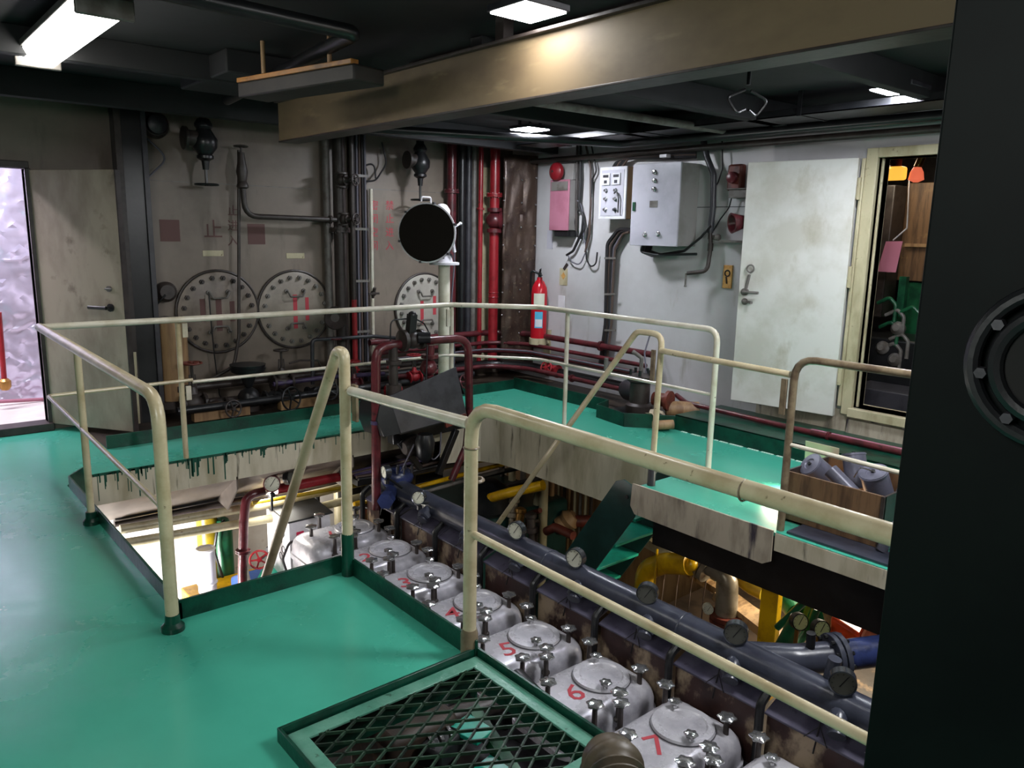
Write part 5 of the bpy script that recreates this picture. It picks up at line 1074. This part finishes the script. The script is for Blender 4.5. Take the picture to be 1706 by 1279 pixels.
mb = MB(); mb.box((3.83, 1.2, .002), (4.0, 2.12, .014)); build(mb, 'steel_sheet', 'bluegrey', label='dark steel sheet lying in front of the crate', cat='sheet')
t = thing('rope_hose', (4.1, 1.55, .02), 'grey thick hose bent over at the near end of the crate', 'hose')
mb = MB(); mb.tube([(3.98, 1.66, .02), (4.0, 1.62, .16), (4.08, 1.52, .22), (4.14, 1.42, .2)], .03, 12, .08); build(mb, 'hose', 'filter', t)
# ================================================================ NEXT ROOM THROUGH THE RIGHT DOORWAY
def PR(x, y, X): return PX(x, y, X)
t = thing('locker', PR(1540, 600, 7.6), 'tall dark box with tan plywood front in the next room', 'locker')
a = PR(1512, 305, 7.6); b = PR(1552, 470, 7.6); mb = MB(); mb.box((7.6, b.y-.6, b.z), (8.1, a.y, a.z)); build(mb, 'front', 'wood', t, .005)
a = PR(1510, 470, 7.6); b = PR(1552, 700, 7.6); mb = MB(); mb.box((7.62, b.y-.6, 0), (8.1, a.y, a.z)); build(mb, 'base', 'green', t, .005)
mb = MB(); a = PR(1508, 408, 7.58); mb.bar(a, a+V((0, -.8, 0)), .03, .03); build(mb, 'crossbar', 'tan', t)
a = PR(1476, 402, 7.0); b = PR(1498, 454, 7.0)
mb = MB(); mb.prism([(7.0, a.y, a.z), (7.0, b.y, a.z+.005), (7.0, b.y+.03, b.z), (7.0, a.y+.05, b.z)], (.004, 0, 0)); build(mb, 'paper_notice', 'pinkpaper', label='pink sheet of paper hanging in the next room', cat='paper')
mb = MB(); p = PR(1492, 330, 7.02); mb.tube([PR(1515, 300, 7.02), PR(1511, 380, 7.02), PR(1488, 400, 7.02)], .006, 6, .02); build(mb, 'cord', 'white', label='thin pale cord from which the pink paper hangs', cat='cord')
a = PR(1475, 300, 7.2); mb = MB(); mb.box((7.3, a.y-.05, .9), (7.55, a.y+.45, 2.1)); build(mb, 'dark_cabinet', 'sootpipe', bevel=.01, label='dark brown cabinet in the next room behind the pink paper', cat='cabinet')
p = PR(1490, 288, 6.8); t = thing('lamp_globe', p, 'glowing amber lamp at the top of the right doorway', 'lamp'); mb = MB(); mb.box(p-V((.05, .09, .06)), p+V((.05, .08, .05))); build(mb, 'globe', 'amberlamp', t, .02); mb = MB(); mb.cyl(p+V((0, 0, .05)), p+V((0, 0, .12)), .05); mb.cyl(p+V((0, 0, .1)), V((p.x, p.y, ZC)), .012); build(mb, 'base', 'maroon', t)
p = PR(1527, 291, 6.8); t = thing('lamp_globe', p, 'small red lit lamp at the top of the right doorway beside the amber one', 'lamp'); mb = MB(); mb.lathe([(.02, 0), (.06, .02), (.05, .08), (.03, .12)], p-V((0, 0, .06)), (0, 0, 1), 16); build(mb, 'globe', 'redlamp', t); mb = MB(); mb.cyl(p+V((0, 0, .06)), p+V((.0, -.05, .2)), .03); mb.cyl(p+V((0, -.04, .18)), V((p.x, p.y-.04, ZC)), .012); build(mb, 'base', 'brass', t)
t = thing('machinery', PR(1470, 620, 7.0), 'dark green machine with pale bent pipes in the next room', 'machine')
a = PR(1462, 560, 7.0); mb = MB(); mb.box((6.9, a.y-.5, 0), (7.5, a.y+.3, a.z)); build(mb, 'frame', 'black', t, .02)
for i, (x, y) in enumerate(((1462, 505), (1475, 525), (1465, 545), (1482, 565), (1500, 520), (1470, 580))):
    p = PR(x, y, 6.9); mb = MB(); mb.tube([p, p+V((0, -.1, .06)), p+V((0, -.16, 0)), p+V((0, -.16, -.15))], .016, 8, .04); build(mb, 'pipe', 'greypipe' if i % 2 else 'green', t)
for (x, y) in ((1475, 580), (1500, 548), (1495, 600)):
    p = PR(x, y, 6.95); mb = MB(); mb.lathe([(.05, 0), (.06, .06), (.03, .1)], p, (-1, 0, .2), 14); build(mb, 'cap', 'greypipe', t)
p = PR(1500, 500, 7.0); mb = MB(); mb.box((7.0, p.y-.03, 0), (7.06, p.y+.03, 1.3)); build(mb, 'upright', 'green', t)
a = PR(1450, 640, 6.6); mb = MB(); mb.box((6.4, a.y-.9, 0), (6.8, a.y+.1, a.z)); build(mb, 'low_bench', 'darkgrey', bevel=.01, label='grey low bench just inside the right doorway', cat='bench')

# ================================================================ BEYOND THE LEFT DOORWAY
t = thing('fire_hose_line', PY(5, 640, 7.9), 'red vertical pipe with hose valve seen beyond the left doorway', 'pipe')
mb = MB(); mb.tube([PY(-2, 520, 7.9), PY(8, 645, 7.9)], .022, 10); build(mb, 'tube', 'red', t)
mb = MB(); p = PY(8, 640, 7.9); mb.lathe([(.03, 0), (.05, .03), (.05, .08), (.03, .1)], p-V((0, 0, .05)), (0, 0, 1), 14); mb.cyl(p-V((.1, 0, 0)), p, .025); build(mb, 'valve', 'brass', t)
pipe('corridor_pipe', 'red pipe low along the corridor beyond the left doorway', [PY(-60, 695, 8.0), PY(90, 682, 8.0)], .022, 'red', 0)
pipe('corridor_pipe', 'pinkish upper pipe low along the corridor beyond the left doorway', [PY(-60, 672, 8.1), PY(90, 664, 8.1)], .016, 'pink', 0)
pipe('hose', 'yellow hose lying in the corridor beyond the left doorway', [PY(15, 702, 7.8), PY(40, 696, 7.8), PY(76, 690, 7.8)], .025, 'yellow', .05, 'hose')
# ================================================================ LOWER ENGINE DECK, LEFT
def lp(x, y, Y): return PY(x, y, Y)
t = thing('yellow_column', lp(345, 1010, 6.4), 'olive yellow round column standing in the bright lower deck', 'column')
x = lp(346, 900, 6.75).x; mb = MB(); mb.cyl((x, 6.75, ZL), (x, 6.75, -.1), .088, n=24); build(mb, 'column', 'olive', t)
mb = MB(); x = lp(345, 960, 6.4).x; mb.cyl((x, 6.4, -1.08), (x, 6.4, -1.465), .075, n=24); mb.torus((x, 6.4, -1.08), (0, 0, 1), .072, .012, 20, 6); mb.torus((x, 6.4, -1.38), (0, 0, 1), .074, .012, 20, 6); build(mb, 'white_wrapping', 'white', t)
for (y0, z, r, lab) in ((860, -.0, .035, 'upper pale pipe crossing below the far cream fascia'), (884, 0, .035, 'lower pale pipe crossing below the far cream fascia')):
    pipe('lower_pipe', lab, [lp(200, y0+22, 5.9), lp(460, y0-22, 5.9), lp(640, y0-66, 5.9)], .035, 'cream', .05)
pipe('lower_pipe', 'black pipe bundle just under the far cream fascia', [lp(190, 862, 5.95), lp(620, 778, 5.95)], .03, 'black', 0)
pipe('lower_pipe', 'dark brown pipe under the far walkway', [lp(190, 872, 6.1), lp(640, 790, 6.1)], .03, 'sootpipe', 0)
pipe('lower_pipe', 'thin yellow conduit below the far fascia, running to the right', [lp(420, 838, 5.8), lp(640, 800, 5.8), lp(786, 770, 5.8), lp(840, 762, 5.8)], .016, 'olive', .05)
pipe('lower_pipe', 'yellow pipe running behind the near railing post toward the curved girder', [lp(590, 840, 5.7), lp(790, 785, 5.7), lp(850, 770, 5.7)], .022, 'yellow', .05)
pipe('lower_pipe', 'pinkish grey pipe below the yellow one near the thick railing post', [lp(640, 838, 5.6), lp(840, 782, 5.6)], .018, 'greypipe', .05)
pipe('lower_pipe', 'red horizontal pipe behind the looped stair handrail below the far fascia', [lp(460, 815, 5.75), lp(560, 795, 5.75), lp(640, 786, 5.75)], .04, 'red', .05)
pipe('lower_pipe', 'maroon bent pipe descending below the far fascia gauge', [lp(440, 818, 5.75), lp(410, 826, 5.75), lp(406, 870, 5.75), lp(404, 950, 5.75), lp(404, 1000, 5.75)], .036, 'maroon', .1, fl=((2, .6),))
gauge(lp(453, 806, 5.6), (-.4, -.9, .1), .065, 'round white dial gauge just under the far cream fascia', [lp(453, 825, 5.62), lp(453, 850, 5.65)], 'dial', rim='maroon')
gauge(lp(486, 794, 5.62), (.5, -.9, .1), .065, 'black gauge next to the white dial gauge behind the stair handrail', None, 'dialdark', rim='black')
t = thing('green_drum', lp(395, 945, 6.3), 'green cylinder with black hose in the bright lower deck', 'drum')
x = lp(392, 900, 6.4).x; mb = MB(); mb.lathe([(.09, -1.9), (.09, -1.05), (.06, -.97), (.03, -.95)], (x, 6.72, 0), (0, 0, 1), 20); build(mb, 'cylinder', 'green', t)
mb = MB(); mb.tube([(x, 6.65, -.96), (x-.08, 6.6, -1.0), (x-.12, 6.6, -1.2), (x-.05, 6.6, -1.5)], .012, 8, .08); build(mb, 'hose', 'black', t)
t = thing('tool_board', lp(378, 950, 6.8), 'pale curved piping on the bright wall of the lower deck', 'pipe')
mb = MB(); mb.tube([lp(372, 885, 6.7), lp(370, 930, 6.7), lp(385, 965, 6.7)], .04, 14, .1); build(mb, 'curved_tube', 'cream', t); mb = MB(); mb.tube([lp(362, 880, 6.75), lp(368, 910, 6.75), lp(366, 950, 6.75)], .008, 6); build(mb, 'wire', 'maroon', t)
mb = MB(); a = lp(330, 985, 6.2); b = lp(440, 1010, 6.2); mb.box((1.9, 6.15, ZL), (2.62, 6.62, -1.47)); build(mb, 'yellow_tank', 'yellow', bevel=.01, label='bright yellow flat tank top in the lower deck', cat='tank')
t = thing('stop_valve', lp(432, 935, 5.9), 'valve with an upright red handwheel in the lower deck beside the stair handrail', 'valve')
p = lp(432, 932, 5.9); mb = MB(); wheel(mb, p, (-.3, -1, .1), .075, .009); build(mb, 'handwheel', 'red', t); mb = MB(); mb.cyl(p, p+V((.16, .1, 0)), .014); mb.lathe([(.04, 0), (.06, .04), (.04, .1)], p+V((.12, .1, 0)), (1, .4, 0), 14); build(mb, 'body', 'black', t)
pipe('lower_pipe', 'black vertical pipe carrying the red handwheel valve', [p+V((.18, .12, -.8)), p+V((.18, .12, .5))], .035, 'darkgrey', 0)
t = thing('blue_generator', lp(460, 1000, 5.9), 'blue machine with green top panel low beside the stair handrail', 'machine')
c = V((2.32, 5.85, -1.32))
mb = MB(); mb.prism([(c.x-.12, 5.6, ZL), (c.x-.12, 6.25, ZL), (c.x-.12, 6.25, c.z+.0), (c.x-.12, 6.05, c.z+.1), (c.x-.12, 5.75, c.z+.08), (c.x-.12, 5.6, c.z-.05)], (.4, 0, 0)); build(mb, 'body', 'bluepaint', t, .02)
mb = MB(); mb.prism([(2.25, 5.79, -1.18), (2.41, 6.0, -1.16), (2.62, 5.88, -1.18), (2.6, 5.6, -1.22), (2.33, 5.5, -1.22)], (0, 0, -.03)); build(mb, 'top_panel', 'teal', t, .004)
mb = MB(); mb.tube([c+V((-.16, -.2, -.3)), c+V((-.16, -.18, .05)), c+V((-.1, .1, .2))], .02, 10, .1); build(mb, 'guard_tube', 'greypipe', t)
# boxed unit at the far end of the engine
t = thing('switch_box', lp(520, 900, 5.75), 'pale box with handwritten marks and a black top behind the first rocker cover', 'box')
a = V((2.42, 5.62, -.62)); b = V((2.85, 6.05, -1.1))
mb = MB(); mb.box((2.44, 5.56, -1.3), (2.8, 6.0, -.68)); build(mb, 'body', 'white', t, .006)
mb = MB(); mb.prism([(2.43, 5.55, -.68), (2.82, 5.55, -.68), (2.82, 6.02, -.64), (2.43, 6.02, -.64)], (0, 0, .015)); build(mb, 'top_sheet', 'black', t, .003)
mb = MB(); mb.box((2.5, 5.552, -.83), (2.56, 5.56, -.77)); build(mb, 'pink_sticker', 'magenta', t)
mb = MB()
for i in range(4): mb.torus((2.438, 5.68+.05*(i % 2), -.8-i*.07), (1, .0, 0), .03, .003, 14, 4)
build(mb, 'scribbles', 'cable', t)
mb = MB(); mb.tube([(2.5, 5.58, -.85), (2.42, 5.52, -.82), (2.36, 5.52, -.95), (2.4, 5.52, -1.1), (2.32, 5.52, -1.15)], .01, 8, .05); build(mb, 'lead', 'cable', t)
for (px_, Y, z1, r, m_, lab) in ((565, 6.6, -.25, .05, 'cream', 'cream vertical pipe below the far walkway, left of the maroon leg'), (606, 6.5, -.25, .04, 'redrust', 'rusty vertical pipe left of the maroon leg below the walkway'), (592, 6.3, -.3, .03, 'cream', 'thin cream vertical pipe behind the stair post below the walkway'), (528, 6.3, -.3, .03, 'black', 'black vertical strut behind the pale box on the lower deck')):
    x = lp(px_, 850, Y).x; pipe('lower_post', lab, [(x, Y, ZL), (x, Y, z1)], r, m_, 0)
t = thing('yellow_valve', lp(622, 870, 5.5), 'yellow pipe stub with a black wheel below the maroon leg', 'valve')
p = lp(625, 870, 5.75); mb = MB(); mb.cyl((p.x, 5.75, p.z-.5), (p.x, 5.75, p.z+.12), .07); build(mb, 'stub', 'yellow', t); mb = MB(); wheel(mb, (p.x-.03, 5.7, p.z+.2), (0, -.2, 1), .11, .014); mb.cyl((p.x, 5.75, p.z+.1), (p.x-.03, 5.7, p.z+.2), .02); build(mb, 'wheel', 'black', t)
# dark mass of fittings under the central frame
t = thing('turbocharger', (3.5, 5.7, -.9), 'dark oily turbocharger housing behind the end of the engine', 'turbocharger')
mb = MB(); mb.lathe([(.12, -.25), (.22, -.2), (.26, -.05), (.22, .1), (.12, .2)], (3.55, 5.85, -.6), (1, .2, 0), 26); build(mb, 'housing', 'black', t)
mb = MB(); mb.tube([(3.55, 5.85, -.6), (3.6, 5.8, -.3), (3.9, 5.8, -.25)], .09, 16, .1); build(mb, 'duct', 'sootpipe', t)
mb = MB(); mb.lathe([(.06, 0), (.09, .02), (.09, .06), (.06, .08)], PY(843, 752, 5.45), (.8, -.5, 0), 18); mb.bar(PY(812, 752, 5.45), PY(850, 758, 5.45), .06, .07); build(mb, 'purple_fitting', 'purple', t, .008)
mb = MB(); mb.cyl(PY(815, 752, 5.42), PY(868, 742, 5.35), .02); mb.ball(PY(815, 752, 5.42), .04); build(mb, 'link', 'darkgrey', t)
# ================================================================ LOWER DECK, MIDDLE AND RIGHT
def rp(x, y, X): return PX(x, y, X)
pipe('lower_pipe', 'thick bright yellow pipe behind the blue-grey manifold left of the sloping handrail', [rp(770, 850, 4.3), rp(800, 834, 4.3), rp(850, 820, 4.3), rp(905, 808, 4.4)], .045, 'yellow', .15)
t = thing('yellow_elbow', rp(1070, 980, 4.3), 'large bright yellow pipe elbow right of the green stairs', 'pipe')
mb = MB(); mb.tube([rp(1072, 1000, 4.2), rp(1076, 948, 4.2), rp(1108, 938, 4.2), rp(1150, 940, 4.2)], .075, 20, .16); build(mb, 'elbow', 'yellow', t)
mb = MB(); mb.ball(rp(1152, 940, 4.2), .05); build(mb, 'plug', 'yellow', t); mb = MB(); mb.tube([rp(1095, 915, 4.2), rp(1093, 945, 4.1), rp(1090, 975, 4.1)], .008, 6); build(mb, 'yellow_lead', 'yellow', t)
t = thing('steel_elbow', rp(1208, 1020, 4.4), 'grey steel pipe elbow with flanges right of the yellow elbow', 'pipe')
mb = MB(); mb.tube([rp(1150, 932, 4.3), rp(1180, 942, 4.3), rp(1212, 958, 4.3), rp(1210, 1022, 4.3)], [.055, .075], 20, .14); build(mb, 'elbow', 'steelelbow', t)
mb = MB(); a = rp(1176, 945, 4.3); mb.cyl(a, a+V((0, -.03, -.01)), .1); mb.cyl(a+V((0, .035, .01)), a+V((0, .01, 0)), .1); build(mb, 'flange', 'steelelbow', t)
mb = MB(); a = rp(1210, 1022, 4.3); mb.cyl(a, a-V((0, 0, .03)), .11); mb.cyl(a-V((0, 0, .035)), a-V((0, 0, .06)), .11); build(mb, 'flange', 'redrust', t)
gauge(rp(1180, 1015, 4.2), (-.7, -.7, .1), .035, 'tiny pale dial low beside the steel elbow', None, 'dial', rim='dial')
t = thing('yellow_post', rp(1283, 1080, 4.2), 'flat bright yellow upright box post below the right walkway', 'post')
a = rp(1283, 975, 4.2); mb = MB(); mb.box((4.2, a.y-.06, ZL), (4.26, a.y+.06, a.z+.02)); build(mb, 'post', 'yellow', t, .006)
pipe('lower_pipe', 'dull yellow pipe end behind the steel elbow', [rp(1235, 960, 4.6), rp(1255, 975, 4.6), rp(1275, 985, 4.6)], .07, 'olive', .05)
for (P_, r, m_, lab) in (
    ([rp(1340, 1002, 4.2), rp(1295, 1045, 4.2)], .022, 'green', 'thin bright green slanting rod right of the yellow post'),
    ([rp(1300, 990, 4.5), rp(1325, 1020, 4.4)], .06, 'green', 'thick green pipe behind the slanting green rod'),
    ([rp(1330, 1030, 4.15), rp(1300, 1085, 4.15)], .05, 'green', 'green pipe sloping down beside the yellow post'),
    ([rp(1360, 1012, 4.4), rp(1345, 1050, 4.4), rp(1300, 1105, 4.1)], .03, 'green', 'thin dark green pipe under the two green gauges')):
    pipe('lower_pipe', lab, P_, r, m_, .05)
mb = MB(); p = rp(1362, 1020, 4.5); mb.obox(p, (1, 0, 0), (0, 1, .3), (0, -.3, 1), .12, .14, .14); build(mb, 'green_box', 'green', bevel=.01, label='small green box behind the two green-faced gauges', cat='box')
for (x, y, X, lab) in ((1333, 1036, 4.0, 'left one of two green-faced gauges right of the yellow post'), (1369, 1048, 3.95, 'right one of two green-faced gauges right of the yellow post')):
    gauge(rp(x, y, X), (-.55, -.8, .25), .05, lab, None, 'dialgreen', 'green-faced gauges below the right walkway', 'black')
    p = rp(x, y, X); mb = MB(); mb.tube([p+V((.03, .03, -.02)), p+V((.06, .05, -.3))], .012, 8); build(mb, 'gauge_pipe', 'brass', label='brass pipe under the ' + lab.split(' of ')[0], cat='pipe')
t = thing('orange_valve', rp(1420, 1070, 4.2), 'large orange valve body with salmon flange low at the right', 'valve')
a = rp(1402, 1040, 4.2); b = rp(1435, 1062, 4.15); c = rp(1485, 1078, 4.1)
mb = MB(); mb.obox(a.lerp(b, .5)+V((0, 0, -.02)), b-a, (1, 0, 0), (0, 0, 1), .24, .16, .16); build(mb, 'body', 'orange', t, .02)
mb = MB(); mb.cyl(b, b.lerp(c, .5), .06); mb.cyl(b.lerp(c, .3), b.lerp(c, .36), .1); build(mb, 'neck', 'orange', t)
mb = MB(); mb.cyl(b.lerp(c, .4), b.lerp(c, .48), .1); mb.cyl(b.lerp(c, .48), c+(c-b)*1.5, .07); build(mb, 'salmon_flange', 'salmon', t)
mb = MB(); mb.obox(rp(1395, 1030, 4.3), (1, 0, 0), (0, .4, 1), (0, -1, .4), .1, .3, .12); build(mb, 'rubble_block', 'plank', bevel=.01, label='pale plastered block between the green gauges and the orange valve', cat='block')
# gratings, planks, posts behind the manifold
mb = MB(); mb.obox(rp(1200, 985, 4.6), (0, 1, .18), (1, 0, 0), (0, -.18, 1), 1.0, .07, .05); build(mb, 'plank', 'plank', label='long pale plank below the right walkway behind the steel elbow', cat='plank')
mb = MB(); mb.obox(rp(1248, 1025, 4.4), (0, 1, .3), (1, 0, 0), (0, -.3, 1), .5, .16, .06); build(mb, 'plank', 'plank', label='short rough plank left of the yellow post', cat='plank')
mb = MB(); mb.obox(rp(1120, 925, 4.9), (0, 1, .1), (1, 0, 0), (0, -.1, 1), .9, .06, .08); build(mb, 'plank', 'cream', label='cream beam above the yellow elbow', cat='plank')
mb = MB(); mb.box((3.5, .6, -1.35), (5.8, 3.6, -1.3)); struct(mb, 'floor_middle', 'grime', label='grimy steel flat below the right walkway')
for i in range(5):
    p = rp(1090+i*22, 925+i*8, 4.4); q = rp(1080+i*22, 990+i*12, 4.3); pipe('cable', 'thin wire dangling below the right walkway, %s' % ['leftmost', 'second from the left', 'middle one', 'fourth from the left', 'rightmost'][i], [p, p.lerp(q, .5)+V((.02, .02, 0)), q], .005, 'cablebrown', .02, 'cable', 'wires below the right walkway', 6)
for (x, X, r, m_, lab) in ((905, 4.9, .045, 'cream', 'cream vertical pipe, left one, under the curved girder'), (893, 4.9, .03, 'cream', 'thin cream vertical pipe left of the thick cream one under the curved girder'), (918, 5.2, .03, 'tan', 'tan vertical pipe under the curved girder'), (870, 5.0, .03, 'greypipe', 'grey vertical pipe behind the sloping stair handrail'), (852, 5.2, .04, 'cream', 'soiled vertical pipe behind the yellow pipe'), (835, 5.2, .03, 'sootpipe', 'sooty vertical pipe left of the sloping handrail')):
    p = rp(x, 850, X); pipe('lower_post', lab, [(X, p.y, ZL), (X, p.y, -.1)], r, m_, 0)
for i in range(7):
    p = rp(930+i*9, 860, 5.6); pipe('lower_post', 'thin pipe in the row left of the stairs, %s from the left' % ['first', 'second', 'third', 'fourth', 'fifth', 'sixth', 'seventh'][i], [(5.6, p.y, ZL), (5.6, p.y, -.1)], .018, ['cream', 'sootpipe', 'tan', 'cream', 'greypipe', 'cream', 'sootpipe'][i], 0, group='row of thin pipes left of the stairs', n=8)
pipe('lower_pipe', 'salmon brown lagged pipe left of the green stairs', [rp(910, 885, 4.6), rp(925, 878, 4.6), rp(955, 892, 4.6)], .04, 'redrust', .06)
t = thing('lagged_vessel', rp(945, 870, 5.2), 'small tan ribbed vessel left of the green stairs', 'vessel'); p = rp(945, 868, 5.2)
mb = MB(); mb.lathe([(.08, -.1), (.11, -.08), (.09, -.02), (.11, .03), (.06, .1)], p, (.4, -.5, .6), 18); build(mb, 'body', 'tan', t); mb = MB(); mb.cyl(p, p+V((.25, -.25, .02)), .06); build(mb, 'neck', 'redrust', t)
mb = MB(); p = rp(833, 868, 4.8); mb.torus(p, (-.6, -.6, .3), .05, .012, 18, 8); mb.cyl(p, p+V((0, 0, -.3)), .02); build(mb, 'copper_ring', 'redrust', label='small rusty ring fitting left of the sloping stair handrail', cat='fitting')
t = thing('green_machine', (4.6, 5.6, ZL), 'dark green machine deep below the far corner of the opening', 'machine')
mb = MB(); mb.box((4.0, 5.3, ZL), (5.3, 6.5, -1.0)); build(mb, 'body', 'stair', t, .05); mb = MB(); mb.lathe([(.2, 0), (.25, .05), (.25, .2), (.1, .3)], (4.4, 5.5, -1.0), (0, 0, 1), 24); build(mb, 'dome', 'black', t)
# ================================================================ UNDER THE HATCH
t = thing('lower_ladder', (1.5, 1.9, ZL), 'turquoise painted steps seen through the hatch grating', 'ladder')
for i, (z, y) in enumerate(((-.45, 2.05), (-.7, 1.9), (-.95, 1.75), (-1.2, 1.6))):
    pass
a = PZ(775, 1190, -.55); b = PZ(740, 1215, -.55); c_ = PZ(860, 1275, -.55); d_ = PZ(830, 1225, -.55)
for i in range(3):
    o_ = V((.02+.0*i, -.16*i, -.12*i)); mb = MB(); mb.prism([a+o_, b+o_, b+o_+(c_-b)*.42, a+o_+(d_-a)*.8], (0, 0, -.02)); build(mb, 'step', 'teal', t, .003)
mb = MB(); mb.prism([a+V((.03, .02, .01)), a+V((.09, .02, .01)), a+V((.12, -.7, -.4)), a+V((.06, -.7, -.4))], (0, 0, -.06)); build(mb, 'stringer', 'green', t)
mb = MB(); a = PZ(690, 1180, -.5); mb.box((a.x-.22, a.y-.15, -1.1), (a.x+.15, a.y+.22, -.5)); build(mb, 'wrapped_bundle', 'grime', bevel=.04, label='brown wrapped bundle under the left half of the hatch grating', cat='bundle')
t = thing('chrome_fitting', PZ(735, 1240, -.6), 'shiny black and chrome fitting under the hatch grating', 'fitting')
p = PZ(735, 1245, -.6); mb = MB(); mb.obox(p, (1, .4, 0), (-.4, 1, 0), (0, 0, 1), .2, .12, .1); build(mb, 'body', 'black', t, .015)
for i in range(3): mb = MB(); q = p+V((-.06+.05*i, -.03, .055)); mb.bar(q, q+V((.03, .1, 0)), .015, .01); build(mb, 'clip', 'chrome', t)
pipe('lower_pipe', 'black pipe crossing under the right side of the hatch grating', [PZ(860, 1130, -.4), PZ(960, 1240, -.4)], .05, 'black', 0)
pipe('lower_pipe', 'brown pipe crossing deep under the hatch grating', [PZ(640, 1230, -.7), PZ(860, 1160, -.7)], .05, 'sootpipe', 0)
# ribbed duct arching over the landing edge
t = thing('ribbed_duct', (1.53, 1.33, 0), 'dark brown ribbed flexible duct arching up at the bottom edge beside the hatch', 'duct')
pth = fillet([(1.56, 1.36, -.02), (1.55, 1.34, .125), (1.44, 1.2, .10), (1.3, 1.0, -.02)], .16, 14)
res_ = []; 
for a_, b_ in zip(pth[:-1], pth[1:]):
    n_ = max(1, int((b_-a_).length/.005))
    for i in range(n_): res_.append(a_.lerp(b_, i/n_))
rr_ = [.078 + .011*math.sin(i*2*PI/6.0) for i in range(len(res_))]
o_ = V((1.29, 0.985, .0))
mb = MB(); mb.tube(res_, rr_, 32); build(mb, 'ribbed_body', 'ribbed', t, ang=60)
mb = MB(); mb.lathe([(.12, 0), (.12, .012), (.1, .02)], (1.56, 1.36, 0), (0, 0, 1), 30); build(mb, 'foot_ring', 'maroon', t)
# dark oily clutter under the tray and below the far walkway
t = thing('engine_end_bracket', (3.35, 5.3, -.3), 'black oily bracket and fittings below the tilted tray at the engine end', 'bracket')
mb = MB(); mb.bar(PY(650, 728, 5.35), PY(770, 700, 5.35), .1, .12); build(mb, 'cross_member', 'black', t, .01)
mb = MB(); mb.bar(PY(664, 735, 5.3), PY(700, 780, 5.3), .05, .05); mb.bar(PY(760, 715, 5.3), PY(730, 790, 5.3), .05, .05); build(mb, 'strut', 'black', t, .005)
mb = MB(); mb.lathe([(.05, -.1), (.08, -.05), (.08, .05), (.05, .1)], PY(690, 742, 5.25), (1, 0, .1), 16); build(mb, 'oil_filter', 'sootpipe', t)
t = thing('lower_cable_tray', (3.4, 5.62, -.45), 'black oily cable tray running below the far cream fascia behind the tray', 'cable tray')
a_, b_ = PY(585, 800, 5.66), PY(880, 742, 5.66)
mb = MB(); mb.bar(a_, b_, .22, .05); build(mb, 'tray', 'black', t)
for i in range(7):
    mb = MB(); dz = V((0, -.12+.03*i, .04+.01*(i % 3))); mb.tube([a_+dz, a_.lerp(b_, .3)+dz+V((0, 0, rnd.uniform(-.03, .05))), a_.lerp(b_, .65)+dz+V((0, 0, rnd.uniform(-.03, .05))), b_+dz], .014, 8, .1); build(mb, 'cable', ['cable', 'cablebrown', 'purple'][i % 3], t)
mb = MB(); mb.box((3.1, 5.95, -.75), (4.2, 6.0, -.08)); struct(mb, 'trim_17', 'black', label='sooty dark bulkhead behind the engine end under the far walkway')  # black sheet as a dark backing behind the engine end

# oily fittings between the manifold pipe and the curved girder
for i, (x, y, m_, lab) in enumerate(((800, 815, 'black', 'black oily fitting above the thick yellow pipe'), (822, 862, 'redrust', 'rusty fitting behind the manifold left of the sloping handrail'), (866, 862, 'brass', 'brass fitting just right of the sloping handrail foot'), (780, 845, 'sootpipe', 'dark fitting behind the thick railing post'), (885, 870, 'sootpipe', 'sooty fitting left of the cream vertical pipes'), (855, 845, 'steelelbow', 'grey fitting below the yellow pipe end'))):
    p = rp(x, y, 4.5); t = thing('oily_coupling', p-V((0, 0, .1)), lab, 'fitting')
    mb = MB(); mb.lathe([(.03, -.3), (.03, -.1), (.06, -.09), (.06, -.05), (.04, -.04), (.04, .04), (.055, .05), (.055, .08), (.02, .1)], p, (.2*(i % 3-1), .1, 1), 14); build(mb, 'body', m_, t)
    mb = MB(); mb.tube([p, p+V((.1, .1*(i % 2), .0)), p+V((.12, .1, -.4))], .018, 8, .05); build(mb, 'side_pipe', 'sootpipe', t)
for i, (a, b, m_, lab) in enumerate((((770, 800), (905, 770), 'black', 'upper black pipe under the curved girder corner'), ((790, 822), (900, 796), 'sootpipe', 'sooty pipe just above the thick yellow pipe'), ((800, 880), (900, 850), 'redrust', 'rust brown pipe low behind the manifold by the handrail foot'))):
    pipe('lower_pipe', lab, [rp(*a, 4.7), rp(*b, 4.7)], .025, m_, 0)
